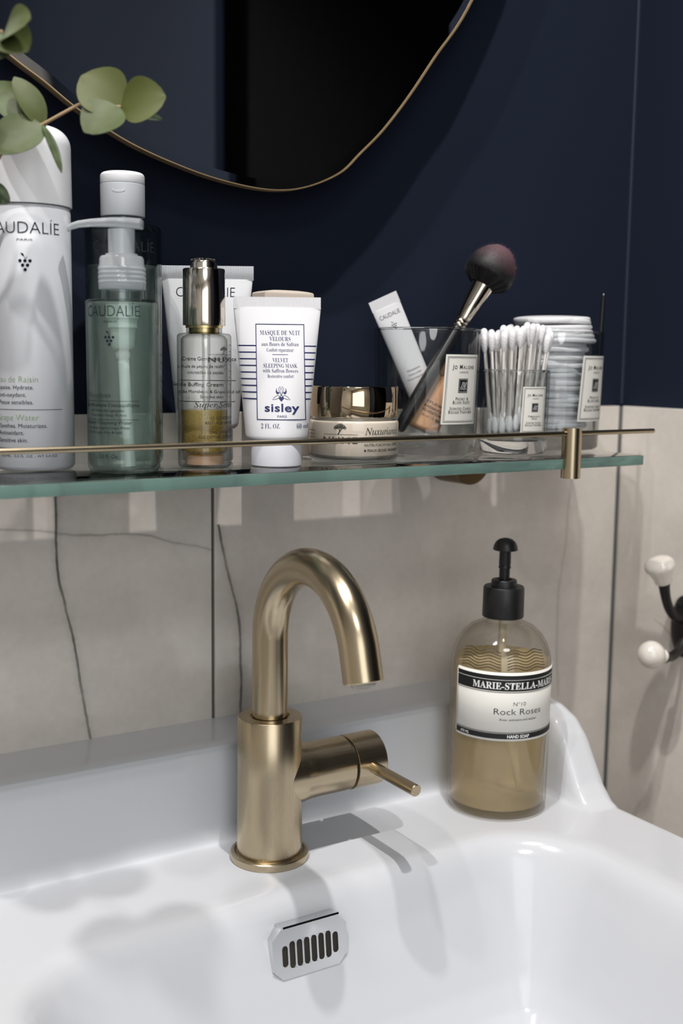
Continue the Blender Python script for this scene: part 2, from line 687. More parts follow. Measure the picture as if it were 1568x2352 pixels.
TT = 1.1435           # top of the tiles
wb = struct('wall_back', box(B(), -1.3, 0.008, 0, 0.90, 0.12, 2.40), 'navy')
wr = struct('wall_right', box(B(), 0.771, -0.29, 0, 0.785, 0.008, 2.40), 'navy')
b = B()
box(b, 0.771, -2.2, 0, 0.785, -0.915, 2.40)
struct('wall_right_far', b, 'navy')
struct('wall_right_lintel', box(B(), 0.771, -0.915, 2.05, 0.785, -0.29, 2.40), 'navy')
struct('wall_left', box(B(), -1.42, -2.2, 0, -1.3, 0.12, 2.40), 'pale_wall')
struct('wall_front', box(B(), -1.42, -2.32, 0, 0.90, -2.2, 2.40), 'pale_wall')
struct('floor', box(B(), -1.42, -2.32, -0.1, 2.0, 0.12, 0.0), 'floor')
struct('ceiling', box(B(), -1.42, -2.32, 2.40, 2.0, 0.12, 2.5), 'white_ceiling')
struct('corner_highlight_1', box(B(), 0.7675, 0.0045, TT, 0.772, 0.009, 2.40, 0.0015), pm('navy_corner_highlight', lin('#202737'), 0.4))  # lighter navy strip paints the highlight along the wall corner
# corridor past the right wall's doorway, its lack of light painted near-black
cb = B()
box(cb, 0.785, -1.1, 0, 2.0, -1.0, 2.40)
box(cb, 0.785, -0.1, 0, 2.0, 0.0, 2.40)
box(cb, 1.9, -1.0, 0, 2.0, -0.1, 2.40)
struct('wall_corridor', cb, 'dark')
# slabs: one tile each, 2.5 mm joints
for x0, x1, mt in ((-1.2985, -0.8465, 'tile_a'), (-0.844, -0.2455, 'tile_a'), (-0.243, 0.3560, 'tile_a'), (0.3585, 0.7612, 'tile_b')):
    struct('tile', box(B(), x0, 0.0, 0.0, x1, 0.008, TT, 0.0008), mt, wb)
gb = B()
box(gb, -1.3, 0.0022, 0.0, 0.7612, 0.0078, TT - 0.0006)
struct('grout', gb, 'grout', wb)
struct('tile', box(B(), 0.763, -0.29, 0.0, 0.771, -0.0012, TT, 0.0008), 'tile_c', wr)
struct('corner_sealant', box(B(), 0.7606, -0.0016, 0.0, 0.7636, 0.0014, TT - 0.0004, 0.0005), 'silicone', wr)

# ================================================================ SINK
sink = thing('sink', 'white ceramic washbasin with raised back ledge under the glass shelf', 'sink', W(350, 475, DECK))
# local mm: x -273..273, y -275..275 (back 275 -> Y 750), z 0 = deck


def sstep(t):
    t = max(0.0, min(1.0, t))
    return t * t * (3 - 2 * t)


def rrect_sd(x, y, x0, y0, x1, y1, r):
    cx, cy = (x0 + x1) / 2, (y0 + y1) / 2
    qx, qy = abs(x - cx) - ((x1 - x0) / 2 - r), abs(y - cy) - ((y1 - y0) / 2 - r)
    return math.hypot(max(qx, 0), max(qy, 0)) + min(max(qx, qy), 0) - r


ARM = [(-400, 0), (118, 0), (127, 4), (137, 14), (148, 32), (157, 47), (168, 58), (183, 64), (199, 66.5), (215, 67), (400, 67)]


def arm_h(y):
    for (a, ha), (c, hc) in zip(ARM, ARM[1:]):
        if a <= y <= c:
            return ha + (hc - ha) * (y - a) / (c - a)
    return 67


def interp(tab, t):
    if t <= tab[0][0]:
        return tab[0][1]
    for (a, ha), (c, hc) in zip(tab, tab[1:]):
        if a <= t <= c:
            return ha + (hc - ha) * (t - a) / (c - a)
    return tab[-1][1]


# upstand face profile: distance past the foot line -> share of the height
UP = [(0, 0), (1.2, .012), (2.4, .05), (3.6, .16), (4.8, .40), (6.0, .66), (7.4, .85), (9.4, .94), (12, .98), (17, 1.0)]
# bowl wall profile: distance inside the lip line -> depth
BOWL = [(-12, 0), (-6, .5), (-2, 1.8), (2, 4.5), (6, 9.5), (10, 18), (14, 28), (20, 45), (27, 66), (35, 88), (44, 104), (58, 117), (80, 124), (140, 131), (220, 136)]


def sink_z(x, y):
    d_in = rrect_sd(x, y, -238, -700, 238, 209, 34)      # inner line of the raised ledge and its two arms
    h = interp(UP, d_in + 1) * arm_h(y)
    bl = -rrect_sd(x, y, -197, -232, 197, 122, 62)
    z = h - interp(BOWL, bl)
    e = min(273 - abs(x), 275 + y)                       # rounded outer rim
    if e < 10:
        z -= 10 - math.sqrt(max(0.0, 100 - (10 - e) ** 2))
    return z


def steps(a, b_, n):
    return [a + (b_ - a) * i / n for i in range(n)]


xs = steps(-273, -263, 8) + steps(-263, -210, 20) + steps(-210, -130, 26) + steps(-130, 130, 52) + steps(130, 210, 30) + steps(210, 263, 30) + steps(263, 273, 8) + [273]
ys = steps(-275, -265, 6) + steps(-265, -60, 36) + steps(-60, 70, 40) + steps(70, 126, 36) + steps(126, 200, 40) + steps(200, 222, 48) + steps(222, 275, 12) + [275]
b = B()
nx, ny = len(xs), len(ys)
vs = [(x, y, sink_z(x, y)) for y in ys for x in xs]
fs = [(j * nx + i, j * nx + i + 1, (j + 1) * nx + i + 1, (j + 1) * nx + i) for j in range(ny - 1) for i in range(nx - 1)]
# skirt and underside
per = [i for i in range(nx)] + [j * nx + nx - 1 for j in range(1, ny)] + [(ny - 1) * nx + i for i in range(nx - 2, -1, -1)] + [j * nx for j in range(ny - 2, 0, -1)]
o0 = len(vs)
vs += [(vs[k][0], vs[k][1], -165) for k in per]
n = len(per)
fs += [(per[i], per[(i + 1) % n], o0 + (i + 1) % n, o0 + i) for i in range(n)]
fs.append(tuple(o0 + i for i in range(n)))
b.add(vs, fs)
b.build('basin', 'porcelain', sink, sharp=80)

# overflow plate: octagonal chrome, eight slots, set on the sloping back wall of the bowl
ov = Matrix.Translation((341 - 350, 581 - 475, -362 + 332)) @ Matrix.Rotation(rad(-7), 4, 'X')
PW, PH, CH = 26.5, 15.8, 6.5
bm = bmesh.new()
slots = []
for i in range(8):
    hw, hh = 2.0, (6.6 if i in (0, 7) else 8.4)
    slots.append(((i - 3.5) * 5.15, -1.4, hw, hh))
octo = [(-PW + CH, -PH), (PW - CH, -PH), (PW, -PH + CH), (PW, PH - CH), (PW - CH, PH), (-PW + CH, PH), (-PW, PH - CH), (-PW, -PH + CH)]


def slot_loop(cx, cz, hw, hh, n=6):
    pts = []
    for i in range(n + 1):
        a = math.pi * i / n
        pts.append((cx + hw * math.cos(a), cz + hh - hw + hw * math.sin(a)))
    for i in range(n + 1):
        a = math.pi + math.pi * i / n
        pts.append((cx + hw * math.cos(a), cz - hh + hw + hw * math.sin(a)))
    return pts


def plate_with_slots(outer, holes, y_front, y_back):
    bm = bmesh.new()
    edges = []
    loops = []
    for lp in [outer] + holes:
        vsb = [bm.verts.new((x, y_front, z)) for x, z in lp]
        loops.append(vsb)
        for i in range(len(vsb)):
            edges.append(bm.edges.new((vsb[i], vsb[(i + 1) % len(vsb)])))
    bmesh.ops.triangle_fill(bm, use_beauty=True, use_dissolve=False, edges=edges)
    # drop faces that fell inside a hole
    for f in list(bm.faces):
        c = f.calc_center_median()
        for (cx, cz, hw, hh) in slots:
            if abs(c.x - cx) < hw * 0.98 and abs(c.z - cz) < hh * 0.99:
                bm.faces.remove(f)
                break
    for lp in loops:
        back = [bm.verts.new((v.co.x, y_back, v.co.z)) for v in lp]
        for i in range(len(lp)):
            j = (i + 1) % len(lp)
            bm.faces.new((lp[i], lp[j], back[j], back[i]))
    bm.verts.index_update()
    out = B().add([v.co[:] for v in bm.verts], [[v.index for v in f.verts] for f in bm.faces])
    bm.free()
    return out


pl = plate_with_slots(octo, [slot_loop(*s_) for s_ in slots], -2.8, 9)
xform(pl, ov)
pl.build('overflow_plate', 'chrome', sink, sharp=20, label='chrome octagonal overflow plate with eight slots')
hood = B()
prism(hood, [(-PW + 7, 0), (PW - 7, 0), (PW - 11, 1), (-PW + 11, 1)], 0, 1)
hood = B()
hb = [(-PW + CH - .5, PH - .4), (PW - CH + .5, PH - .4)]
vs = []
for x_, z_ in ((-PW + CH, PH), (PW - CH, PH)):
    vs += [(x_, -2.8, z_ - .2), (x_, -5.6, z_ + .9), (x_, -5.0, z_ + 2.0), (x_, 9, z_ + .6)]
hood.add(vs, [(0, 1, 5, 4), (1, 2, 6, 5), (2, 3, 7, 6), (3, 0, 4, 7), (0, 1, 2, 3), (4, 5, 6, 7)])
xform(hood, ov)
hood.build('overflow_lip', 'chrome', sink, smooth=False)
dk = B()
box(dk, -22, -1.8, -11.2, 22, 1.6, 8.4)
xform(dk, ov)
dk.build('overflow_slot_shade', 'slot', sink, smooth=False)  # solid dark slab paints the shade of the hollow behind the slots

# ================================================================ FAUCET
fa = thing('faucet', 'brushed brass mixer tap with curved spout standing on the white sink', 'faucet', W(350, 649, DECK))
b = B()
lathe(b, [(0, .05), (26, .05), (26.3, .6), (26.3, 4.6), (25.6, 5.4), (23.6, 5.8), (22.6, 4.9), (22.2, 4.9), (0, 4.9)], 72)
b.build('base_ring', 'brass', fa)
b = B()
lathe(b, [(0, 4.6), (21.9, 4.6), (21.9, 12), (21.5, 60), (21.3, 97.2), (20.7, 98), (13.2, 98), (13.0, 96.5), (0, 96.5)], 72)
b.build('body', 'brass', fa)
b = B()
tube(b, [(x_, 0, 55) for x_ in (6, 18, 20.5, 22.5, 25, 28.5, 33, 40, 57.5)], [20.6, 20.5, 20.2, 19.8, 19.4, 19.0, 18.75, 18.7, 18.7], 64)
b.build('valve_neck', 'brass_h', fa, sharp=50)
b = B()
tube(b, [(57.2, 0, 55), (60.2, 0, 55)], 17.2, 48)
b.build('handle_gasket', 'brass_dark', fa)
b = B()
tube(b, [(59.6, 0, 55), (60.1, 0, 55), (82.2, 0, 55), (83.0, 0, 55)], [18.2, 18.9, 18.9, 18.2], 64)
b.build('handle_cap', 'brass_h', fa)
b = B()
tube(b, [(71, -16.5, 55), (71, -68, 55), (71, -68.6, 55)], [4.0, 4.0, 3.5], 28)
b.build('lever', pm('brass_lever', lin('#bcad92'), 0.26, 1.0), fa)
b = B()
R0, ZC = 55.0, 151.0
path = [(0, 0, z_) for z_ in (96.6, 110, 125, 140)]
radii = [11.8] * 4
for i in range(41):
    a = rad(165 * i / 40)
    path.append((0, -R0 + R0 * math.cos(a), ZC + R0 * math.sin(a)))
    radii.append(11.8)
dr = Vector((0, -math.sin(rad(165)), math.cos(rad(165))))
e = Vector(path[-1])
for s_ in (6, 12, 17, 17.6):
    path.append(tuple(e + dr * s_))
    radii.append(11.8 if s_ < 17.5 else 11.3)
tube(b, path, radii, 48)
tip = Vector(path[-1])
b.build('spout', pm('brass_spout', lin('#bcad92'), 0.24, 1.0), fa)
b = B()
tube(b, [tuple(tip - dr * 2), tuple(tip + dr * 1.2), tuple(tip + dr * 2.6), tuple(tip + dr * 3.2)], [7.6, 7.6, 6.6, 4.0], 32)
b.build('aerator', pm('clear_rubber', lin('#c9c6bf'), 0.15, trans=0.4), fa)

# ================================================================ GLASS SHELF
sh = thing('glass_shelf', 'long clear glass wall shelf with brass front rail and posts', 'shelf', W(352, 675, SHELF))
# local: x -299..299, y -59 (front) .. 59 (back)
b = B()
box(b, -299, -59, -7.6, 299, 55.5, 0, 0.7)
b.build('glass_panel', 'shelf_glass', sh)
m, nt, p_, out = new_mat('ground_glass_edge')
p_.inputs['Base Color'].default_value = lin('#a5cbc2')
p_.inputs['Roughness'].default_value = 0.12
p_.inputs['Transmission Weight'].default_value = 0.7
p_.inputs['IOR'].default_value = 1.3
M['ground_edge'] = m
b = B()
box(b, -299, -59.5, -7.3, 299.5, -59.05, -.3, 0.1)
box(b, 299.05, -59.5, -7.3, 299.5, 55, -.3, 0.1)
b.build('polished_edge', 'ground_edge', sh, label='teal green polished glass edge')
b = B()
tube(b, [(-307, -61.5, 18.4), (-306.6, -61.5, 18.4), (306.6, -61.5, 18.4), (307, -61.5, 18.4)], [1.3, 1.75, 1.75, 1.3], 20)
b.build('rail', 'brass_h', sh)


def post(x):
    b = B()
    r, y0 = 7.1, -60.5
    circ = [(x + r * math.cos(2 * math.pi * i / 48), y0 + r * math.sin(2 * math.pi * i / 48)) for i in range(48)]
    cut = [p for p in circ if p[1] < y0 + 1.3]
    cut = sorted(cut, key=lambda p: math.atan2(p[1] - y0 - 20, p[0] - x))
    prism(b, circ, .15, 22.3)
    prism(b, cut, -7.75, .15)
    prism(b, circ, -14.0, -7.75)
    b.build('post', 'brass', sh, sharp=30)
    return


post(225)
post(-225)
for x_ in (215, -215):
    b = B()
    tube(b, [(x_, 75, -9.5), (x_, 42, -9.5), (x_, 41, -9.5)], [19, 19, 18], 48)
    cutb = b
    # the mount is cut flat under the glass
    cutb.v = [(a, c, min(d, -7.7)) for a, c, d in cutb.v]
    b.build('wall_bracket', M.setdefault('shaded_brass', pm('dark_shaded_brass', lin('#6b5a41'), 0.42, 1.0)), sh, sharp=30)  # brass mount, shadow under the glass put into its darker colour

# ================================================================ MIRROR
mi = thing('wall_mirror', 'rounded irregular wall mirror with thin gold edge on navy wall', 'mirror', W(388, 722, 0))
outl = [(204, 183), (230, 167), (253, 152), (286, 136), (323, 124.5), (355, 118), (388, 115.5), (416, 119.5), (445, 132), (463, 148), (482, 166), (504, 192), (527, 223), (561, 270),
        (608, 372), (622, 490), (570, 630), (440, 718), (260, 742), (90, 696), (-12, 570), (-8, 420), (65, 300), (140, 228)]


def catmull(P, n=8):
    out = []
    L_ = len(P)
    for i in range(L_):
        p0, p1, p2, p3 = (Vector(P[(i + k - 1) % L_]) for k in range(4))
        for j in range(n):
            t = j / n
            out.append(0.5 * ((2 * p1) + (-p0 + p2) * t + (2 * p0 - 5 * p1 + 4 * p2 - p3) * t * t + (-p0 + 3 * p1 - 3 * p2 + p3) * t ** 3))
    return out


ol = [(p.x - 388, p.y) for p in catmull(outl)]


def inset(pl_, d):
    n_ = len(pl_)
    out = []
    for i in range(n_):
        a, c = pl_[i - 1], pl_[(i + 1) % n_]
        dx, dy = c[0] - a[0], c[1] - a[1]
        l = math.hypot(dx, dy)
        out.append((pl_[i][0] - dy / l * d, pl_[i][1] + dx / l * d))
    return out


in1, in2, in3 = inset(ol, 0.3), inset(ol, 1.1), inset(ol, 7)
b = B()
loft(b, [[(x_, 1.2, z_) for x_, z_ in in2], [(x_, 0.0, z_) for x_, z_ in in2], [(x_, -.35, z_) for x_, z_ in in3]], caps=(False, True))
b.build('mirror_glass', 'mirror', mi, sharp=2)
b = B()
loft(b, [[(x_, 6, z_) for x_, z_ in in2], [(x_, 6, z_) for x_, z_ in ol], [(x_, -.7, z_) for x_, z_ in ol], [(x_, -1.3, z_) for x_, z_ in in1], [(x_, -1.3, z_) for x_, z_ in inset(ol, 1.0)], [(x_, -.6, z_) for x_, z_ in in2]], caps=(True, False))
b.build('gold_rim', 'gold_edge', mi, sharp=50)
b = B()
loft(b, [[(x_, 5.8, z_) for x_, z_ in inset(ol, 60)], [(x_, 35.5, z_) for x_, z_ in inset(ol, 60)]])
b.build('backing', 'dark', mi, smooth=False)

# ================================================================ COAT HOOK on the right wall
hk = thing('coat_hook', 'black iron coat hook with white ceramic knobs on right tiled wall', 'hook', W(763, 664, -224))
M['iron'] = pm('black_iron', lin('#141312'), 0.45, bump=(300, 0.2))
M['knob'] = pm('cream_ceramic', lin('#ded8cf'), 0.08, coat=0.5)
b = B()
n_ = 40
rings = []
for xx, k in ((-.1, 1.0), (-3.0, 1.0), (-5.5, .82), (-6.5, .5)):
    rings.append([(xx, 13.5 * k * math.cos(2 * math.pi * i / n_), 27 * k * math.sin(2 * math.pi * i / n_)) for i in range(n_)])
loft(b, rings)
b.build('back_plate', 'iron', hk, sharp=50)


def bez(p0, p1, p2, n=14):
    p0, p1, p2 = Vector(p0), Vector(p1), Vector(p2)
    return [tuple(p0 * (1 - t) ** 2 + p1 * 2 * t * (1 - t) + p2 * t * t) for t in [i / n for i in range(n + 1)]]


def knob_at(c, ax, prof, parent):
    b = B()
    lathe(b, prof, 40)
    q = Vector((0, 0, 1)).rotation_difference(Vector(ax).normalized()).to_matrix().to_4x4()
    xform(b, Matrix.Translation(c) @ q)
    return b


up_end = (-38, -8, 44)
a1 = B()
tube(a1, bez((-4, -2, 8), (-30, -6, 8), up_end), [4.6, 4.5, 4.4, 4.3, 4.2, 4.1, 4, 4, 4, 4, 4, 4.1, 4.3, 4.6, 5.4], 20)
arm1 = a1.build('upper_arm', 'iron', hk, sharp=60)
kb = knob_at((-38, -8, 44), (-.38, .0, .92), [(0, -1), (6.5, -1), (7.4, 0), (8.0, 4), (10, 9), (12.3, 12.5), (12.8, 15), (12, 18), (9, 20.6), (4.5, 22), (0, 22.3)], hk)
kb.build('upper_knob', 'knob', hk, label='flared white ceramic knob')
a2 = B()
tube(a2, bez((-4, -3, -12), (-20, -8, -26), (-38, -12, -19)), [4.4, 4.3, 4.2, 4.1, 4, 4, 4, 4, 4, 4, 4, 4, 4.4, 5.2, 5.8], 20)
a2.build('lower_arm', 'iron', hk, sharp=60)
kb = knob_at((-38, -12, -19), (-.97, .15, .2), [(0, -1), (5.2, -1), (6, .5), (5.4, 2.4)] + [(11.6 * math.sin(rad(a)), 13.2 - 11.6 * math.cos(rad(a))) for a in range(30, 181, 10)], hk)
kb.build('lower_knob', 'knob', hk, label='round white ceramic knob')
for z_ in (18, -21):
    b = B()
    lathe(b, [(0, 0), (3, 0), (2.6, 1.2), (0, 1.8)], 20)
    xform(b, Matrix.Translation((-5.6, 3, z_)) @ Matrix.Rotation(rad(-90), 4, 'Y'))
    b.build('screw', 'iron', hk)

# ================================================================ THINGS ON THE SHELF
FACE = -YAW          # local -y turned towards the lens' bearing


def on_shelf(name, label, cat, x, y, rot=FACE, dz=0.0, group=None):
    return thing(name, label, cat, W(x, y, SHELF + dz), rot, group)


# ---- white spray can
t = on_shelf('spray_can', 'white tall facial mist can with domed cap behind eucalyptus leaves', 'bottle', 212.9, 701.2)
b = B()
lathe(b, [(0, .2), (20, .2), (22.6, .8), (24.2, 3.0), (24.3, 155.5), (23.6, 157), (0, 157)], 80)
b.build('can_body', 'white_can', t)
b = B()
lathe(b, [(0, 157.6), (25.2, 157.6), (25.3, 158.2), (25.1, 188)] + arc(13.6, 192.5, 11.5, 0, 75, 8) + [(8, 204.8), (0, 205.4)], 80)
b.build('can_cap', 'white_plastic', t)
r = 24.45
p = Print(on_cyl(r))
p.text('CAUDALÍE', 4 * math.pi / 180 * r, 139.9, 6.9, width=46.5, off=-.012)
p.text('PARIS', 8 * math.pi / 180 * r, 135.7, 1.2, width=9)
p.grapes(8 * math.pi / 180 * r, 124.2, 1.0)
d = math.pi / 180 * r
p.text('Apaise. Hydrate.', 15.3 * d, 49.4, 2.5, align='R', off=.0)
p.text('Anti-oxydant.', 5 * d, 45.0, 2.5, align='R', off=.0)
p.text('Peaux sensibles.', 14.5 * d, 40.6, 2.5, align='R', off=.0)
p.rect(-62 * d, 37.2, 57.6 * d, 37.5, 20)
p.text('Soothes. Moisturizes.', 33 * d, 26.6, 2.5, align='R', off=.0)
p.text('Antioxidant.', .8 * d, 22.4, 2.5, align='R', off=.0)
p.text('Sensitive skin.', 5.9 * d, 18.0, 2.5, align='R', off=.0)
p.rect(-62 * d, 14.2, 57 * d, 14.5, 20)
p.text('150 ML - 5.0 FL. OZ. - WT 5.4 OZ.', 6 * d, 9.0, 1.4, width=36)
p.build('lettering', 'ink', t)
p = Print(on_cyl(r))
p.text('Eau de Raisin', 21.6 * d, 53.6, 3.6, align='R', off=-.012)
p.text('Grape Water', 21.6 * d, 31.0, 3.6, align='R', off=-.012)
p.build('green_lettering', 'ink_green', t)

# ---- front pump bottle with pale green cleansing water
M['pump_clear'] = thin_glass('frosted_pump_plastic', (0.90, 0.93, 0.95, 1), (0.62, 0.67, 0.70, 1), 0.48, (0.92, 0.95, 0.97, 1), 0.1)
M['bottle_thin'] = thin_glass('clear_bottle_plastic', (0.95, 0.975, 0.965, 1), (0.42, 0.52, 0.49, 1), 0.0, rough=0.03)
M['green_water'] = thin_glass('pale_green_water', (0.88, 0.93, 0.905, 1), (0.68, 0.77, 0.73, 1), 0.22, (0.78, 0.86, 0.82, 1), 0.3)
M['dip'] = pm('white_dip_tube', lin('#eef2f1'), 0.3)
t = on_shelf('pump_bottle', 'pale green pump bottle with clear nozzle pointing at the spray can', 'bottle', 253.7, 656.2)
b = B()
lathe(b, [(0, .2), (17, .2), (20.2, 1.2), (21.5, 4), (21.6, 100.6)] + arc(20.0, 101, 1.6, 0, 90, 5) + [(12.6, 102.8), (12.4, 108), (11.2, 108), (11.2, 102), (19.5, 101.2), (20.4, 100.2), (20.3, 5), (18.6, 3.2), (0, 2.6)], 72)
b.build('bottle', 'bottle_thin', t)
b = B()
lathe(b, [(0, 3.0), (18.2, 3.4), (20.1, 5.4), (20.15, 99.6), (19.6, 100.8), (0, 100.8)], 64)
b.build('cleansing_water', 'green_water', t)
b = B()
lathe(b, [(0, 108.3), (13.2, 108.3), (13.7, 109), (13.7, 121.8), (13.2, 122.6), (13.0, 126.5), (12.2, 127.8), (9.6, 128), (9.4, 129.2), (0, 129.2)], 60)
for k in range(4):
    lathe(b, [(13.72, 112 + k * 2.6), (14.0, 112.4 + k * 2.6), (14.0, 113.1 + k * 2.6), (13.72, 113.5 + k * 2.6)], 60)
b.build('collar', 'pump_clear', t)
b = B()
lathe(b, [(0, 129.3), (7.8, 129.3), (7.9, 143.3), (0, 143.3)], 40)
lathe(b, [(4.9, 129.4), (5.0, 143)], 30)
b.build('pump_stem', 'pump_clear', t)
b = B()
rings = []
for x_, z_, hw, hh in ((12.6, 146.4, 5.2, 2.4), (12.0, 146.6, 7.0, 2.9), (6, 147.0, 8.0, 2.9), (-4, 147.4, 8.0, 2.6), (-10, 147.4, 6.0, 2.4), (-18, 147.0, 4.4, 2.1), (-25, 146.2, 3.6, 1.9), (-29, 145.0, 3.3, 1.8), (-31.5, 143.6, 3.1, 1.7)):
    rings.append([(x_, hw * math.cos(2 * math.pi * i / 24), z_ + hh * max(-1, min(1, 1.25 * math.sin(2 * math.pi * i / 24)))) for i in range(24)])
loft(b, rings)
b.build('nozzle', 'pump_clear', t)
b = B()
lathe(b, [(0, 100), (9.6, 100), (9.6, 92), (8.6, 91), (8.6, 86.4), (7.4, 85.6), (7.0, 75.5), (6.0, 74), (4.6, 73.5), (0, 73.5)], 40)
b.build('pump_chamber', pm('pump_chamber_plastic', lin('#d5e2de'), 0.3), t)
b = B()
lathe(b, [(0, 66.5), (2.6, 67), (4.4, 69.5), (4.4, 71.5), (2.6, 73.5), (0, 73.6)], 28)
b.build('valve', pm('valve_white', lin('#e9ece8'), 0.3), t)
b = B()
tube(b, [(.3, 0, 67), (.6, 0, 60), (1.6, 0, 40), (3.0, 0, 15), (3.8, 0, 3.8)], 3.4, 20)
b.build('dip_tube', 'dip', t)
r = 21.75
d = math.pi / 180 * r
p = Print(on_cyl(r))
p.text('CAUDALÍE', -8 * d, 92.2, 6.4, width=91 * d, off=-.012)
p.text('PARIS', -8 * d, 88.6, 1.1, width=8)
p.grapes(-10 * d, 80.3, .8)
p.text('Vinoclean', -9.8 * d, 45.4, 3.2, align='R', off=-.015)
p.rect(-60 * d, 43.4, 35.6 * d, 43.65, 16)
p.text('Eau Micellaire Démaquillante', 35.5 * d, 40.2, 2.1, width=37, align='R', off=.0)
p.text('with Raisin bio apaisante', 11.4 * d, 37.3, 1.6, align='R', off=.0)
p.text('Tous yeux. Visage & yeux.', 15.9 * d, 34.7, 1.6, align='R', off=.0)
p.rect(-60 * d, 32.6, 36 * d, 32.85, 16)
p.text('Micellar Cleansing Water', 23.9 * d, 30.0, 2.1, width=32, align='R', off=.0)
p.text('Soothing organic Grape Water', 21 * d, 27.2, 1.6, align='R', off=.0)
p.text('All skin types. Face & eyes.', 9 * d, 24.6, 1.6, align='R', off=.0)
p.text('2.2 Fl. Oz.', 1.8 * d, 10.2, 2.2, align='R', off=.0)
p.build('lettering', 'ink', t)

# ---- rear clear bottle with flip cap
t = on_shelf('flip_cap_bottle', 'tall clear bottle with frosted flip cap standing behind the pump bottle', 'bottle', 274.0, 705.5)
M['clear_water'] = thin_glass('faint_water', (0.90, 0.94, 0.93, 1), (0.40, 0.46, 0.46, 1), 0.09, (0.62, 0.70, 0.70, 1), 0.4)
b = B()
lathe(b, [(0, .2), (19, .2), (22.4, 1.4), (23.8, 4.5), (23.9, 147.5)] + arc(20.9, 148, 3.0, 0, 90, 5) + [(11.6, 151), (11.4, 156), (10.2, 156), (10.2, 150), (20, 149.6), (22.6, 147), (22.6, 5), (20.6, 3.4), (0, 2.8)], 72)
b.build('bottle', 'bottle_thin', t)
b = B()
lathe(b, [(0, 3.2), (20.2, 3.6), (22.4, 5.6), (22.45, 125.6), (22.0, 126.2), (0, 126.2)], 64)
b.build('water', 'clear_water', t)
M['flip'] = pm('frosted_white_cap', lin('#c3c7cc'), 0.38)
b = B()
lathe(b, [(0, 156.6), (13.6, 156.6), (13.9, 157.2), (13.9, 176.2), (13.6, 176.5), (0, 176.5)], 60)
cap = b.build('cap', 'flip', t)
b = B()
lathe(b, [(0, 176.7), (13.7, 176.7), (13.9, 177), (13.8, 180.4)] + arc(11.3, 181.2, 2.5, 0, 80, 5) + [(6, 184.2), (0, 184.4)], 60)
b.build('flip_lid', 'white_plastic', t)
b = B()
rings = []
for k in range(9):
    a = rad(-17 + 34 * k / 8)
    h_ = 1.7 * math.sqrt(max(.02, 1 - ((k - 4) / 4.3) ** 2))
    rings.append([(14.05 * math.sin(a), -14.05 * math.cos(a), 173.5 - h_), (14.15 * math.sin(a), -14.15 * math.cos(a), 172.6 - h_), (14.05 * math.sin(a), -14.05 * math.cos(a), 171.9 - h_)])
loft(b, rings)
b.build('thumb_notch', 'flip', t)
r = 24.05
d = math.pi / 180 * r
p = Print(on_cyl(r))
p.text('CAUDALÍE', 12 * d, 133.8, 6.4, width=42, off=-.012)
p.build('lettering', pm('grey_ink_on_clear', lin('#2a2f34'), .7, spec=.1), t)

# ---- serum dropper bottle
t = on_shelf('serum_bottle', 'small glass serum bottle of golden oil with shiny silver cap', 'bottle', 312.4, 668.1)
M['serum_glass'] = thin_glass('serum_glass', (0.992, 0.992, 0.985, 1), (0.20, 0.22, 0.20, 1))
b = B()
lathe(b, [(0, .2), (14.8, .2), (16.4, 1.0), (17.0, 3), (17.05, 82)] + arc(14.9, 82.2, 2.15, 0, 80, 5) + [(12, 84.8), (11.2, 85.2), (11.2, 87.5), (9.6, 87.5), (9.6, 84.4), (13.2, 82.6), (14.6, 80.6), (14.7, 10.6), (13.0, 8.8), (0, 8.4)], 80)
b.build('bottle', 'serum_glass', t)
m = thin_glass('golden_serum', (0.98, 0.90, 0.56, 1), (0.72, 0.57, 0.26, 1), 0.36, (0.8, 0.6, 0.2, 1), 0.2)
nt = m.node_tree
tc_ = nt.nodes.new('ShaderNodeTexCoord')
vo = nt.nodes.new('ShaderNodeTexVoronoi')
vo.inputs['Scale'].default_value = 1100
cr_ = nt.nodes.new('ShaderNodeValToRGB')
cr_.color_ramp.elements[0].position = .15
cr_.color_ramp.elements[0].color = lin('#fdf0bc')
cr_.color_ramp.elements[1].position = .5
cr_.color_ramp.elements[1].color = lin('#e0bd5c')
nt.links.new(tc_.outputs['Object'], vo.inputs['Vector'])
nt.links.new(vo.outputs['Distance'], cr_.inputs[0])
for nd in nt.nodes:
    if nd.type in ('BSDF_DIFFUSE', 'BSDF_TRANSLUCENT'):
        nt.links.new(cr_.outputs[0], nd.inputs[0])
M['serum'] = m
b = B()
lathe(b, [(0, 9.0), (12.6, 9.4), (14.3, 11), (14.35, 36.2), (14.0, 36.6), (0, 36.6)], 64)
b.build('serum', 'serum', t)
b = B()
lathe(b, [(0, 7.7), (12.4, 7.7), (12.4, 2.2), (0, 2.2)], 48)
b.build('base_reflection', pm('rose_base_reflection', lin('#d8b396'), 0.3), t)  # peach disc stands in for the warm reflection in the glass base
M['gold_satin'] = pm('pale_gold_metal', lin('#d6c28c'), 0.3, 1.0)
b = B()
lathe(b, [(0, 84.0), (9.4, 84.0), (9.4, 87.7), (11.6, 87.7), (11.6, 90.2), (0, 90.2)], 48)
b.build('neck_ring', 'gold_satin', t)
M['cap_metal'] = pm('silver_bronze_mirror', lin('#cfc6b9'), 0.12, 1.0)
b = B()
lathe(b, [(12.2, 89.2), (13.2, 89.2), (13.35, 89.8), (13.2, 123.6), (12.7, 124.3), (9.2, 124.4), (9.2, 123.8), (0, 123.8), (0, 90.4), (12.2, 90.4)], 72)
b.build('dropper_cap', 'cap_metal', t)
b = B()
lathe(b, [(0, 123.9), (8.6, 123.9), (8.7, 127.6)] + arc(6.9, 127.8, 1.8, 0, 70, 4) + [(5, 130.2), (0, 130.8)], 48)
rn = random.Random(2)
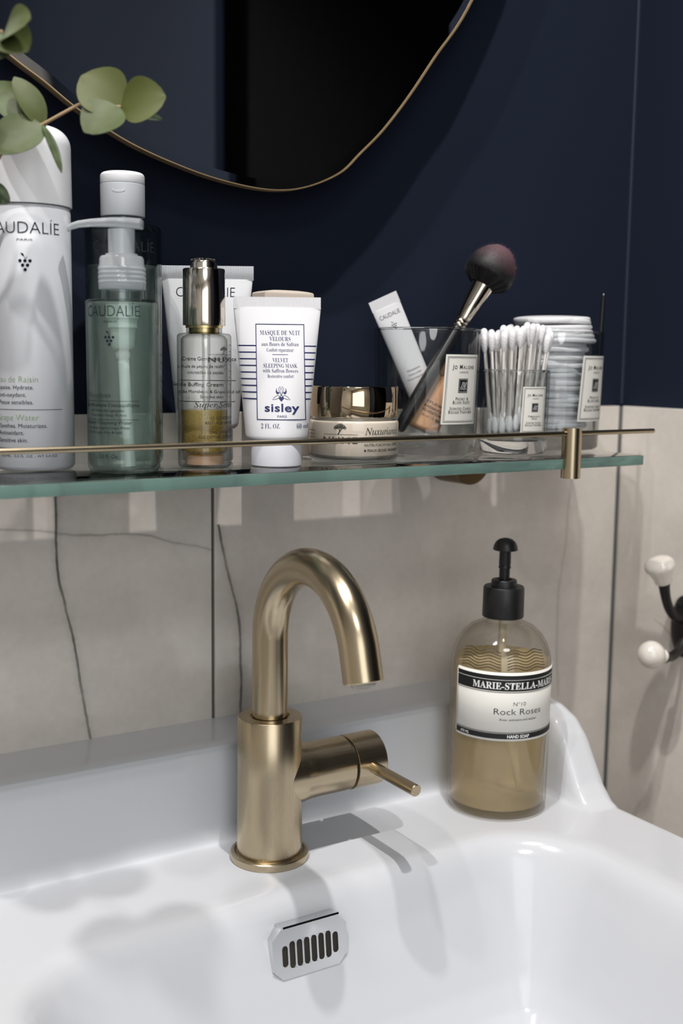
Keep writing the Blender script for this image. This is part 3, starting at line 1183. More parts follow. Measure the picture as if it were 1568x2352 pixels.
for i in range(44):
    a, q = rn.uniform(0, 6.283), 7.6 * math.sqrt(rn.random())
    tube(b, [(q * math.cos(a), q * math.sin(a), 128.5), (q * math.cos(a), q * math.sin(a), 130.9 - q * q * .013)], [.8, .45], 6)
b.build('push_button', 'cap_metal', t, sharp=30)
b = B()
lathe(b, [(2.6, 85), (2.6, 44), (1.4, 38), (1.3, 14), (.7, 14), (.7, 38), (1.8, 44), (1.8, 85)], 28, cx=1.2, closed=True)
b.build('pipette', 'serum_glass', t)
r = 17.2
d = math.pi / 180 * r
p = Print(on_cyl(r))
p.text('NUXE', 15 * d, 66.4, 3.2, width=22, align='L', space=1.2)
p.line([(15 * d + i * 2.2, 71.2) for i in range(11)], .2)
p.tree(15 * d + 11, 71.2, .85)
p.text('PARIS', 15 * d + 11, 64.0, .9, width=6)
p.text('Super Serum', -14.8 * d, 38.6, 3.4, width=32, align='L', font='ital', off=.004)
p.text('LE CONCENTRÉ', 20.2 * d, 31.0, 1.9, align='L', off=.0)
p.text('ANTI-ÂGE UNIVERSEL', 7.3 * d, 28.0, 1.9, align='L', off=.0)
p.text('THE UNIVERSAL', 18.2 * d, 22.2, 1.9, align='L', off=.0)
p.text('AGE-DEFYING CONCENTRATE', -6.6 * d, 19.2, 1.9, width=34, align='L', off=.0)
p.build('lettering', 'ink_black', t)


# ---- squeeze tubes standing on their caps
def tube_shape(z0, z1, a0, a1, b0, b1, rnd=4.0):
    """half width / half depth of a squeeze tube at height z"""
    def ab(z):
        k = (z - z0) / (z1 - z0)
        a = a0 + (a1 - a0) * k
        bb = b0 + (b1 - b0) * (k ** 1.15)
        if z < z0 + rnd:
            q = 1 - (z - z0) / rnd
            s_ = rnd * (1 - math.sqrt(max(0, 1 - q * q)))
            a, bb = a - s_, bb - s_
        return a, bb
    return ab


def tube_mesh(ab, z0, z1, n=64, m=40, rnd=4.0):
    b = B()
    zs = [z0 + rnd * (1 - math.cos(math.pi / 2 * i / 8)) for i in range(8)] + [z0 + rnd + (z1 - z0 - rnd) * i / m for i in range(m + 1)]
    rings = []
    for z in zs:
        a, bb = ab(z)
        k = (z - z0) / (z1 - z0)
        e_ = 1.0 - 0.15 * k
        rings.append([(a * math.copysign(abs(math.cos(2 * math.pi * i / n)) ** e_, math.cos(2 * math.pi * i / n)), bb * math.sin(2 * math.pi * i / n), z) for i in range(n)])
    loft(b, rings)
    return b


def crimp_mesh(hw, z0, z1, th, ribs, amp=0.22, bow=0.0):
    b = B()
    n = ribs * 4
    vs, fs = [], []
    for i in range(n + 1):
        x = -hw + 2 * hw * i / n
        y = bow * (x / hw) ** 2
        o_ = amp * math.sin(2 * math.pi * i / 4)
        vs += [(x, y - th - o_, z0), (x, y - th - o_, z1 - .6), (x, y - th, z1), (x, y + th, z1), (x, y + th + o_, z1 - .6), (x, y + th + o_, z0)]
    for i in range(n):
        for k in range(6):
            fs.append((6 * i + k, 6 * i + (k + 1) % 6, 6 * i + 6 + (k + 1) % 6, 6 * i + 6 + k))
    fs += [tuple(range(6)), tuple(range(6 * n, 6 * n + 6))]
    b.add(vs, fs)
    return b


def on_tube(ab, x0=0.0, eps=0.12):
    def fn(u, v):
        a, bb = ab(v)
        q = max(-1, min(1, (u) / a))
        return (u, -bb * math.sqrt(max(0, 1 - abs(q) ** 2.15)) - eps, v)
    return fn


M['tube_white'] = pm('white_satin_tube', lin('#e3e3e6'), 0.3)
M['tube_grey'] = pm('white_tube_rear', lin('#d9dadd'), 0.28)
# rear large tube
t = on_shelf('large_squeeze_tube', 'large white squeeze tube with ribbed silver end standing behind the serum bottle', 'tube', 336.0, 713.5)
ab = tube_shape(21.5, 121.5, 20.5, 30.6, 19.0, 1.4)
tube_mesh(ab, 21.5, 121.5).build('tube', 'tube_grey', t)
crimp_mesh(31.2, 120.8, 130.2, .7, 56, .16).build('crimped_end', pm('silver_crimp', lin('#c6c9cd'), 0.25, 0.45), t)
b = B()
lathe(b, [(0, .2), (16.6, .2), (17, .8), (17, 20.4), (16.5, 21.3), (0, 21.3)], 56)
b.build('cap', 'white_plastic', t)
p = Print(on_tube(ab))
p.text('CAUDALIE', -.8, 109.6, 6.6, width=39.5, off=-.012)
p.grapes(-.8, 96.5, 1.0)
for s_, z_, h_ in (('Crème Gommante Douce', 67.4, 2.5), ("à l'huile de pépins de raisin", 62.6, 2.0), ('microbilles de jojoba', 58.6, 2.0), ('Gentle Buffing Cream', 50.4, 2.5), ('Jojoba Microbeads & Grapeseed oil', 46.0, 2.0), ('Sensitive skin', 42.6, 2.0)):
    p.text(s_, 20.2 if z_ > 66 else (22.4 if abs(z_ - 46) < .1 else 12), z_, h_, width=36 if h_ > 2.2 else (42 if abs(z_ - 46) < .1 else None), align='R', off=.0)
p.rect(-18, 54.2, 19.8, 54.5, 14)
p.rect(-18, 40.2, 19.6, 40.5, 14)
p.build('lettering', 'ink', t)

# front tube with the navy frame
t = on_shelf('small_squeeze_tube', 'white cream tube with navy frame and side stripes, standing on its cap', 'tube', 358.1, 656.0)
ab = tube_shape(16.2, 101.5, 20.0, 28.0, 17.6, 1.3)
tube_mesh(ab, 16.2, 101.5).build('tube', 'tube_white', t)
crimp_mesh(27.9, 100.8, 108.2, .75, 62, .2).build('crimped_end', 'tube_white', t)
b = B()
lathe(b, [(0, .2), (15.8, .2), (16.5, .9), (16.6, 14.8), (16.2, 16.0), (0, 16.0)], 56)
b.build('cap', pm('white_cap_frosted', lin('#e2e3ea'), 0.4), t)
f0 = on_tube(ab)
LE = .030


def lean_fn(u, v):
    return f0(u + (91 - v) * LE, v)


p = Print(lean_fn)
cx = 1.9
p.frame(cx - 15.6, 30.4, cx + 15.6, 91.2, .55, 16)
for s_, z_, h_, w_, fo in (('MASQUE DE NUIT', 84.2, 2.9, 25.6, 'serif'), ('VELOURS', 80.4, 2.7, 13.4, 'serif'), ('aux fleurs de Safran', 77.2, 2.4, 23.6, 'serif'), ('Confort réparateur', 73.6, 2.3, 17.2, 'serif'),
                           ('VELVET', 67.0, 2.6, 10.0, 'serif'), ('SLEEPING MASK', 63.5, 2.6, 21.6, 'serif'), ('with Saffron flowers', 60.4, 2.4, 22.4, 'serif'), ('Restorative comfort', 57.1, 2.2, 16.6, 'serif')):
    p.text(s_, cx, z_, h_, width=w_, font=fo, off=-.008)
p.rect(cx - 5, 71.6, cx + 5, 71.9, 4)
p.text('sisley', cx + .6, 35.8, 5.0, width=22, off=.022, space=1.06)
p.text('PARIS', cx + .6, 32.0, 1.5, width=6)
p.text('2 FL. OZ.', cx - 6.8, 25.2, 3.0, width=12.2, font='serif', off=-.012)
p.text('60 ml', cx + 13.2, 25.2, 3.0, width=7.0, font='serif', off=-.012)
# stripes either side of the frame
for i in range(9):
    z_ = 77.3 - 4.2 * i
    a_, _ = ab(z_)
    sh_ = (91 - z_) * LE
    p.rect(-a_ + .4 - sh_, z_ - .4, cx - 15.6, z_ + .4, 10)
    p.rect(cx + 15.6, z_ - .4, a_ - .4 - sh_, z_ + .4, 10)
# the flower emblem
ec, ez = cx + .3, 46.5
for s_ in (-1, 1):
    p.poly([(ec + s_ * x_, ez + z_) for x_, z_ in ((1.2, 1.2), (2.0, .2), (3.0, .6), (3.5, 1.8), (3.2, 3.4), (2.6, 4.4), (2.9, 3.0), (2.4, 1.8), (1.6, 1.6))])
    p.line([(ec + s_ * x_, ez + z_) for x_, z_ in ((.6, -1.0), (2.4, -.4), (4.2, -1.6), (5.6, -3.2), (3.6, -3.0), (1.8, -2.2), (.6, -1.0))], .28)
    p.line([(ec + s_ * x_, ez + z_) for x_, z_ in ((.2, 0), (1.1, 1.5), (1.7, 3.2), (1.2, 4.6), (.3, 5.0))], .26)
    p.line([(ec + s_ * .35, ez + .6), (ec + s_ * .75, ez + 2.6), (ec + s_ * .2, ez + 4.2)], .26)
p.poly([(ec, -4.4 + ez), (ec - 1.6, -2.6 + ez), (ec - 1.4, -1.6 + ez), (ec - .5, -1.2 + ez), (ec, -1.7 + ez), (ec + .5, -1.2 + ez), (ec + 1.4, -1.6 + ez), (ec + 1.6, -2.6 + ez)])
p.dot(ec, ez - .4, .5)
p.build('lettering', 'ink_navy', t)

# ---- beige carton behind the front tube
t = on_shelf('cosmetic_box', 'beige cosmetic box with domed top behind the white striped tube', 'box', 398.5, 721.5, rot=0.0)
b = B()
rings = []
for z_, k in ((.2, .97), (1.0, 1.0), (113.6, 1.0), (114.6, .99), (115.2, .965), (116.0, .80), (116.7, .5), (117.0, .2)):
    rings.append([(sx * 19.6 * k, sy * 9.6 * k, z_) for sx, sy in ((-1, -1), (0, -1), (1, -1), (1, 0), (1, 1), (0, 1), (-1, 1), (-1, 0))])
loft(b, rings)
b.build('carton', pm('beige_card', lin('#cbbfb2'), 0.5), t, sharp=25)

# ---- cream jar
t = on_shelf('cream_jar', 'cream glass jar with wide mirrored gold lid between tube and tumbler', 'jar', 432.0, 679.0)
b = B()
lathe(b, [(0, 1.6), (28.2, 1.6), (30.0, 2.4), (31.2, 4.6), (31.3, 25.6)] + arc(29.6, 26.2, 1.6, 0, 80, 5) + [(27.6, 28.2), (27.4, 29.8), (0, 29.8)], 80)
b.build('jar_body', pm('cream_glazed_glass', lin('#ded2c1'), 0.16, coat=0.4), t)
b = B()
lathe(b, [(0, .2), (28.6, .2), (30.4, 1.0), (31.2, 3.0), (31.25, 4.5), (30.0, 2.2), (28.2, 1.4), (0, 1.4)], 80)
b.build('glass_foot', 'clear_glass', t)
M['lid_metal'] = pm('champagne_mirror', lin('#cdbca2'), 0.045, 1.0)
b = B()
lathe(b, [(28.2, 30.0), (30.2, 30.0), (30.5, 30.5), (30.5, 50.4), (30.1, 51.0), (28, 51.2), (0, 51.2)], 96)
b.build('lid', 'lid_metal', t)
r = 31.45
d = math.pi / 180 * r
p = Print(on_cyl(r))
p.text('NUXE', -18.5 * d, 12.8, 4.6, width=25, space=1.2)
p.line([(-41 * d + i * 2.5, 18.9) for i in range(11)], .25)
p.tree(-18 * d, 18.9, 1.25)
p.text('Nuxuriance', 13.5 * d, 18.9, 4.6, width=31, align='L', font='ital', off=.0)
p.text('NUTRI-FORTIFYING CREAM', 13.0 * d, 11.0, 1.9, width=31, align='L')
p.rect(12.7 * d, 7.5, 12.7 * d + 1.3, 8.8)
p.text('PEAUX SÈCHES, FRAGILISÉES', 17 * d, 7.4, 1.7, width=29, align='L', off=.01)
for i, s_ in enumerate(('Enriched with floral', 'bi-concentrate, the', 'anti-ageing cream', 'comforts dry skin', 'day after day')):
    p.text(s_, -58 * d, 20.4 - 2.3 * i, 1.1, align='R')
p.build('lettering', pm('green_black_ink', lin('#1c2a24'), .6), t)

# ---- glass tumblers reused from candles


def tumbler(name, label, x, y, r0, r1, h, base, lab, group=None):
    t = on_shelf(name, label, 'glass', x, y)
    b = B()
    wl = 1.9
    lathe(b, [(r0 - wl + .2, base - .2), (r0 + .1, base - .2), (r1, h - .9), (r1 - .5, h - .2), (r1 - wl / 2, h), (r1 - wl + .5, h - .2), (r1 - wl, h - .9), (r0 - wl + .2, base + .2)], 96, closed=True)
    b.build('tumbler_glass', 'clear_glass', t)
    b = B()
    lathe(b, [(0, .3), (r0 - 4.5, .3), (r0 - 1.6, .9), (r0 - .2, 2.8), (r0 + .05, base - .3), (r0 - 2.2, base - .25), (r0 - 5, base - 1.2), (0, base - 1.6)], 96)
    b.build('thick_base', 'thick_glass', t)
    b = B()
    lathe(b, [(r1 - wl / 2 + .95 * math.cos(rad(a)), h - .6 + .95 * math.sin(rad(a))) for a in range(0, 360, 45)], 96, closed=True)
    b.build('rim', 'thick_glass', t)
    th0, w_, z0, z1, lean, lines = lab
    r = r0 + (r1 - r0) * ((z0 + z1) / 2 / h) + .28

    def cone(u, v):
        rr = r + (r1 - r0) / h * (v - (z0 + z1) / 2)
        a = rad(th0) + (u + lean * (v - (z0 + z1) / 2)) / rr
        return (rr * math.sin(a), -rr * math.cos(a), v)
    b = B()
    n_ = 18
    vs, fs = [], []
    for i in range(n_ + 1):
        u = -w_ / 2 + w_ * i / n_
        for v, dr_ in ((z0, 0), (z1, 0), (z1, -.22), (z0, -.22)):
            q = Vector(cone(u, v))
            rd = math.hypot(q.x, q.y)
            vs.append((q.x * (rd + dr_) / rd, q.y * (rd + dr_) / rd, q.z))
    for i in range(n_):
        for k in range(4):
            fs.append((4 * i + k, 4 * i + (k + 1) % 4, 4 * i + 4 + (k + 1) % 4, 4 * i + 4 + k))
    fs += [(0, 1, 2, 3), tuple(range(4 * n_, 4 * n_ + 4))]
    b.add(vs, fs)
    lo = b.build('label', 'paper', t, label='cream paper label with thin double border')

    def cone2(u, v):
        q = cone(u, v)
        rd = math.hypot(q[0], q[1])
        return (q[0] * (rd + .12) / rd, q[1] * (rd + .12) / rd, v)
    p = Print(cone2)
    k = w_ / 33.0
    H_ = z1 - z0
    p.frame(-w_ / 2 + 1.5 * k, z0 + 1.5 * k, w_ / 2 - 1.5 * k, z1 - 1.5 * k, .34 * k, 14)
    p.frame(-w_ / 2 + 2.4 * k, z0 + 2.4 * k, w_ / 2 - 2.4 * k, z1 - 2.4 * k, .2 * k, 14)
    p.small_caps('Jo Malone', 0, z0 + H_ * .795, 3.0 * k, 21.5 * k)
    p.text('LONDON', 0, z0 + H_ * .735, 1.3 * k, width=8.6 * k)
    s_ = 4.5 * k
    zc = z0 + H_ * .555
    p.rect(-s_, zc - s_ * 1.12, s_, zc + s_ * 1.12, 4)
    zz = (.345, .295, .205, .155)
    for q, s2 in zip(zz, lines):
        p.small_caps(s2, 0, z0 + H_ * q, 2.2 * k, (1.75 if len(s2) < 9 else 1.5) * k * len(s2))
    po = p.build('label_lettering', 'ink_black', lo)

    def cone3(u, v):
        q = cone(u, v)
        rd = math.hypot(q[0], q[1])
        return (q[0] * (rd + .2) / rd, q[1] * (rd + .2) / rd, v)
    p = Print(cone3)
    p.frame(-s_ * .88, zc - s_, s_ * .88, zc + s_, .16 * k, 4)
    p.text('JM', -.1, zc - 1.9 * k, 4.4 * k, width=5.6 * k, font='ital', lean=.2)
    p.line([(-2.6 * k, zc - 2.9 * k), (-.6 * k, zc - 2.2 * k), (1.2 * k, zc - 3.0 * k), (2.9 * k, zc - 2.0 * k)], .3 * k)
    p.build('monogram', 'ink_white', lo)
    return t


PB = ('Peony &', 'Blush Suede', 'Scented Candle', 'Bougie Parfumée')
PN = ('Pomegranate', 'Noir', 'Scented Candle', 'Bougie Parfumée')
tumbler('glass_tumbler', 'large clear glass tumbler holding the makeup brush and small tubes', 510.0, 700.8, 37.8, 39.6, 92.4, 13.0, (38.0, 33.0, 23.6, 73.6, .05, PB))
tumbler('glass_tumbler', 'small clear glass tumbler full of cotton buds', 570.3, 671.0, 25.2, 26.3, 62.8, 11.5, (27.0, 21.0, 16.8, 50.8, .03, PN))
tumbler('glass_tumbler', 'clear glass tumbler holding the stack of cotton pads at shelf end', 633.5, 697.5, 36.2, 38.2, 92.4, 13.0, (47.5, 33.0, 23.4, 74.0, .05, PB))

# ---- what stands in the large tumbler (local frame of that tumbler)
BX, BY = 512.0, 699.5   # reference axis of the things in the tumbler


def in_big(name, label, cat):
    return on_shelf(name, label, cat, BX, BY)


def frame_to(p0, p1, face=(0, -1, 0)):
    """matrix whose z axis runs p0->p1 and whose -y axis looks as far as it can along face"""
    z = (Vector(p1) - Vector(p0)).normalized()
    y = -Vector(face)
    y = (y - z * y.dot(z)).normalized()
    x = y.cross(z)
    return Matrix.Translation(Vector(p0)) @ Matrix((x, y, z)).transposed().to_4x4()


# makeup brush
t = in_big('makeup_brush', 'large dome makeup brush with black handle and silver ferrule, leaning in tumbler', 'brush')
p0, p1 = Vector((-23.5, -9.5, 17.2)), Vector((54.6, 24.0, 152))
mt = frame_to(p0, p1)
Lb = (p1 - p0).length
M['brush_handle'] = pm('black_lacquer', lin('#1c1c1e'), 0.32)
b = B()
lathe(b, [(0, 0), (3.0, .2), (4.3, 2.0), (4.9, 12), (5.2, 40), (5.0, 66), (4.5, 84), (4.3, 91), (0, 91)], 32)
xform(b, mt)
b.build('handle', 'brush_handle', t)
b = B()
lathe(b, [(0, 90.6), (4.7, 90.6), (5.2, 91.4), (5.2, 93.0), (4.8, 93.6), (5.3, 94.4), (5.3, 96.2), (4.9, 96.8), (5.6, 98.5), (6.9, 110), (8.2, 124), (8.6, 127), (8.2, 127.2), (0, 127.2)], 40)
xform(b, mt)
b.build('ferrule', pm('nickel_ferrule', lin('#c8bfb2'), 0.1, 1.0), t)
m, nt, p_, out = new_mat('brush_hair')
tc_ = nt.nodes.new('ShaderNodeTexCoord')
at_ = nt.nodes.new('ShaderNodeAttribute')
at_.attribute_name = 'tip'
cr_ = nt.nodes.new('ShaderNodeValToRGB')
cr_.color_ramp.elements[0].position = .34
cr_.color_ramp.elements[0].color = lin('#0d0b0d')
cr_.color_ramp.elements[1].position = 1.0
cr_.color_ramp.elements[1].color = lin('#75575e')
nt.links.new(at_.outputs['Fac'], cr_.inputs[0])
nt.links.new(cr_.outputs[0], p_.inputs['Base Color'])
p_.inputs['Roughness'].default_value = .6
M['hair'] = m
b = B()
rn = random.Random(11)


def hair_end(u, w):
    """u: 0 centre .. 1 rim, w: angle; end point of a hair on the dome"""
    rr = 19.5 * math.sin(u * math.pi * .52)
    zz = 141.5 + 26.0 * math.cos(u * math.pi * .52) - 4
    return (rr * math.cos(w), rr * math.sin(w), zz)


def hair_mid(u, w, k):
    x0, y0 = 7.6 * u * math.cos(w), 7.6 * u * math.sin(w)
    e_ = hair_end(u, w)
    s_ = k ** .8
    return (x0 + (e_[0] - x0) * s_, y0 + (e_[1] - y0) * s_, 126.6 + (e_[2] - 126.6) * k)


rings = []
KS = [0, .2, .4, .6, .8, .93]
n_ = 40
for k in KS:
    ring = [hair_mid(.97, 2 * math.pi * i / n_, k * .98) for i in range(n_)]
    rings.append(ring)
for u in (.85, .65, .45, .25, .08):
    rings.append([hair_mid(u, 2 * math.pi * i / n_, .965) for i in range(n_)])
loft(b, rings)
for i in range(5200):
    u, w = math.sqrt(rn.random()), rn.uniform(0, 2 * math.pi)
    if u < .55 and rn.random() < .35:
        u = rn.uniform(.55, 1.0)
    uu = min(1.04, u + rn.uniform(-.03, .05))
    f = 1 + rn.uniform(-.05, .03)
    q = [Vector(hair_mid(uu, w + rn.uniform(-.05, .05), k_)) for k_ in (.45 if u < .8 else .1, .75 * f, 1.0 * f + rn.uniform(-.02, .05))]
    a = rn.uniform(0, 6.283)
    n1 = Vector((math.cos(a), math.sin(a), 0)) * .16
    b.add([q[0] - n1, q[0] + n1, q[1] + n1 * .9, q[1] - n1 * .9, q[2]], [(0, 1, 2, 3), (3, 2, 4)])
tips = [max(0.0, min(1.0, (v_[2] - 126) / 40 + .004 * v_[0])) for v_ in b.v]
xform(b, mt)
ho = b.build('bristles', 'hair', t, sharp=180)
ho['kind'] = 'stuff'
at2 = ho.data.attributes.new('tip', 'FLOAT', 'POINT')
at2.data.foreach_set('value', tips)

# small white tube, end up
t = in_big('sample_tube', 'small white sample tube leaning upside down against the tumbler rim', 'tube')
mt = frame_to((5.0, 23.5, 24.0), (-36.2, 7.0, 115.2), (0.1, -1, .0))
Lt = 103.0
ab2 = tube_shape(12, 94, 10.6, 11.2, 8.4, .9, 3)
b = tube_mesh(ab2, 12, 94, 40, 24, 3)
xform(b, mt)
b.build('tube', 'tube_white', t)
b = crimp_mesh(11.3, 93.6, 102.0, .5, 26, .06)
xform(b, mt)
b.build('crimped_end', 'tube_white', t)
b = B()
lathe(b, [(0, 0), (7.4, 0), (7.8, .6), (7.8, 10.8), (7.2, 11.8), (0, 11.8)], 36)
xform(b, mt)
b.build('cap', 'white_plastic', t)
f2 = on_tube(ab2)
p = Print(lambda u, v: tuple(mt @ Vector(f2(u, v))))
p.text('CAUDALIE', 0, 86.4, 3.2, width=16.5, off=.0)
p.grapes(0, 80, .55)
for i, (s_, h_) in enumerate((('Vinosource', 1.6), ('Crème sorbet', 1.3), ('Moisturizing sorbet', 1.3))):
    p.text(s_, 0, 43 - 3.2 * i, h_, off=.0)
p.build('lettering', 'ink_faint', t)

# peach foundation tube
t = in_big('foundation_tube', 'peach foundation tube with black print leaning behind the brush handle', 'tube')
mt = frame_to((-7.0, 4.0, 17.0), (16.0, 10.0, 68.5), (.12, -1, 0))
ab3 = tube_shape(0, 55, 14.6, 11.4, 8.6, 2.2, 4)
b = tube_mesh(ab3, 0, 55, 40, 24, 4)
xform(b, mt)
b.build('tube', pm('peach_tube', lin('#d6a277'), 0.35), t)
b = B()
f3 = on_tube(ab3)
p = Print(lambda u, v: tuple(mt @ Vector(f3(u, v))))
p.text('STUDIO', 2, 21, 2.0, width=15, off=.02)
p.text('RADIANCE', 2, 17.6, 2.0, width=15, off=.02)
p.text('FOUNDATION', 2, 14.2, 2.0, width=15, off=.02)
p.text('30 ml 1.0', 0, 10.4, 1.8, width=10)
p.dot(8.4, 11.2, 1.3, 16, 1.9)
pts = [(i * .7 - 6, 44.5 + .9 * math.sin(i * .9)) for i in range(16)]
p.line(pts, .5)
p.build('lettering', 'ink_black', t)

# ---- cotton buds
M['cotton'] = pm('white_cotton', lin('#ebeaec'), 0.9, bump=(700, .5), sheen=.3)
M['stick'] = pm('white_paper_stick', lin('#e3dfda'), 0.6)
sb = B()
lathe(sb, [(0, 8), (1.0, 8), (1.0, 66), (0, 66)], 10)
tb = B()
lathe(tb, [(0, 62.0), (1.2, 62.4), (2.1, 65), (2.65, 69), (2.85, 72), (2.5, 74.6), (1.5, 76.1), (0, 76.6)], 14)
bb = B()
lathe(bb, [(0, -.2), (1.3, .2), (2.3, 1.8), (2.6, 4.4), (2.4, 7.6), (1.8, 11), (1.2, 13), (0, 13.4)], 14)
rn = random.Random(5)
bud = thing('cotton_bud', 'white cotton bud standing in the small glass tumbler', 'cotton bud', W(0, 0, 0), 0, 'cotton buds in the small tumbler')
st_o = sb.build('stick', 'stick', bud)
tt_o = tb.build('cotton_tip', 'cotton', bud)
tb_o = bb.build('cotton_tip', 'cotton', bud)
TX, TY = 570.3, 671.0
spots = []
tries = 0
while len(spots) < 44 and tries < 60000:
    tries += 1
    rr, a = 18.6 * math.sqrt(rn.random()), rn.uniform(0, 2 * math.pi)
    x_, y_ = rr * math.cos(a), rr * math.sin(a)
    g = 4.9 if tries < 30000 else 4.4
    if all((x_ - q[0]) ** 2 + (y_ - q[1]) ** 2 > g * g for q in spots):
        spots.append((x_, y_))
Rz = Matrix.Rotation(FACE, 4, 'Z')
for i, (x_, y_) in enumerate(spots):
    if i == 0:
        o = bud
    else:
        o = bud.copy()
        C.objects.link(o)
        for ch in (st_o, tt_o, tb_o):
            c_ = ch.copy()
            C.objects.link(c_)
            c_.parent = o
    k = 1.42 + rn.uniform(-.03, .03)
    # splay outwards so the tips fan out over the rim, each keeping its own lane
    top = Vector((x_ * k + rn.uniform(-1.6, 1.6) + 1.5, y_ * k + rn.uniform(-1.6, 1.6), 75))
    dz = rn.uniform(0, 6.5) + max(0, 4 - abs(x_) * .25)
    dirv = (top - Vector((x_, y_, 0))).normalized()
    q = Vector((0, 0, 1)).rotation_difference(dirv)
    mloc = Vector(W(TX, TY, SHELF + 12.6 + dz)) + (Rz @ Vector((x_, y_, 0))) * .001
    o.matrix_world = Matrix.Translation(mloc) @ Rz @ q.to_matrix().to_4x4()

# ---- cotton pads in the end tumbler
RX, RY = 633.5, 697.5
rn = random.Random(9)


def pad_builder(n=48, r=28.5, th=3.9):
    pb = B()
    prof = [(0, .25), (r * .55, .15), (r * .93, .0), (r * .985, .5), (r, th * .5), (r * .985, th - .5), (r * .93, th), (r * .55, th - .15), (0, th - .25)]
    lathe(pb, prof, n)
    pb.v = [(a * (1 + .012 * math.sin(5 * math.atan2(c, a)) + .01 * math.sin(11 * math.atan2(c, a))), c * (1 + .012 * math.sin(5 * math.atan2(c, a))), z_ + .35 * math.sin(2 * math.atan2(c, a) + .6) * (math.hypot(a, c) / r) ** 2) for a, c, z_ in pb.v]
    return pb


M['pad'] = pm('cotton_pad', lin('#e9e9ec'), 0.95, bump=(420, .5), sheen=.3)
pad0 = pad_builder().build('cotton_pad', 'pad', None)
ORD = ('second third fourth fifth sixth seventh eighth ninth tenth eleventh twelfth thirteenth fourteenth fifteenth sixteenth seventeenth '
       'eighteenth nineteenth twentieth twenty-first twenty-second twenty-third twenty-fourth twenty-fifth twenty-sixth twenty-seventh').split()
z_ = 13.6
pads = []
while z_ < 101:
    pads.append(z_)
    z_ += 3.35
for i, z_ in enumerate(pads):
    o = pad0 if i == 0 else pad0.copy()
    if i:
        C.objects.link(o)
    f = z_ / 100
    top = len(pads) - i
    if top > 6:
        ox, oy, s_ = rn.uniform(-1.8, 1.8) - 2.0, rn.uniform(-1.8, 1.8) + 1.5, rn.uniform(.93, .99)
    else:
        ox, oy, s_ = (1.5 - 1.0 * (6 - top)), 1.5, 1.06
    tilt = .0 if top > 5 else (6 - top) * .012
    o.location = Vector(W(RX, RY, SHELF + z_)) + Rz @ Vector((ox, oy, 0)) * .001
    o.scale = (s_, s_, 1.0)
    o.rotation_euler = (rn.uniform(-.012, .012), tilt + rn.uniform(-.012, .012), FACE + rn.uniform(-3, 3))
    o['category'] = 'cotton pad'
    o['group'] = 'stacked cotton pads'
    n_th = len(pads) - i
    o['label'] = ('topmost white cotton pad of the stack in the end tumbler' if n_th == 1 else
                  'bottom white cotton pad of the stack in the end tumbler' if i == 0 else
                  'white cotton pad, %s from the top of the stack in the end tumbler' % ORD[n_th - 2])

# ---- thin black pencil in the end tumbler
t = on_shelf('cosmetic_pencil', 'thin black cosmetic pencil standing in the end tumbler beside the pads', 'pencil', RX, RY)
mt = frame_to((31.6, -7.5, 15.2), (36.4, -2.0, 122.8))
b = B()
lathe(b, [(0, 0), (.5, .2), (1.0, 5), (1.7, 12), (1.75, 100), (1.3, 106), (0, 107)], 20)
xform(b, mt)
b.build('pencil_barrel', pm('black_pencil', lin('#101114'), .35), t)
b = B()
lathe(b, [(0, 106.9), (1.0, 106.9), (.9, 108.2), (0, 108.4)], 16)
xform(b, mt)
b.build('pencil_end', 'chrome', t)

# ================================================================ SOAP BOTTLE ON THE SINK
t = thing('soap_dispenser', 'clear glass hand soap bottle with black pump on white sink ledge', 'bottle', W(541.9, 645.0, DECK + .3), FACE)
t.rotation_euler = (0, rad(.5), FACE)
M['soap_glass'] = thin_glass('soap_bottle_glass', (0.995, 0.99, 0.98, 1), (0.74, 0.71, 0.64, 1), rough=0.02)
b = B()
prof_o = [(0, .3), (32, .3), (35.4, 1.4), (37.0, 4.4), (37.3, 8), (37.3, 106), (37.0, 112), (35.8, 119), (33.4, 126), (29.4, 132.4), (23.8, 137.6), (17.6, 140.6), (14.0, 141.8), (13.4, 143), (13.4, 146)]
prof_i = [(11.6, 146), (11.6, 142.4), (13.6, 140.2), (17, 138.8), (22.6, 136), (28.0, 131), (31.6, 125), (33.8, 118), (34.8, 112), (35.2, 106), (35.2, 9), (34.4, 6.2), (31, 5.0), (0, 5.8)]
lathe(b, prof_o + prof_i, 96)
b.build('bottle', 'soap_glass', t)
m, nt, p_, out = new_mat('amber_soap')
nt.nodes.remove(p_)
g1 = nt.nodes.new('ShaderNodeBsdfRefraction')
g1.inputs['Color'].default_value = lin('#ecdcb8')
g1.inputs['IOR'].default_value = 1.10
g1.inputs['Roughness'].default_value = 0.02
t1 = nt.nodes.new('ShaderNodeBsdfTransparent')
t1.inputs['Color'].default_value = lin('#fdf6e6')
d1 = nt.nodes.new('ShaderNodeBsdfDiffuse')
d1.inputs['Color'].default_value = lin('#ead8ae')
mA, mB = nt.nodes.new('ShaderNodeMixShader'), nt.nodes.new('ShaderNodeMixShader')
mA.inputs[0].default_value = .88
mB.inputs[0].default_value = .30
nt.links.new(g1.outputs[0], mA.inputs[1])
nt.links.new(t1.outputs[0], mA.inputs[2])
nt.links.new(mA.outputs[0], mB.inputs[1])
nt.links.new(d1.outputs[0], mB.inputs[2])
nt.links.new(mB.outputs[0], out.inputs['Surface'])
M['soap'] = m
b = B()
lathe(b, [(0, 6.2), (30.8, 5.6), (34.1, 6.8), (34.9, 9.4), (34.9, 106), (34.5, 112), (34.2, 114), (0, 114)], 80)
b.build('liquid_soap', 'soap', t)
M['black_plastic'] = pm('black_matt_plastic', lin('#161617'), 0.42)
b = B()
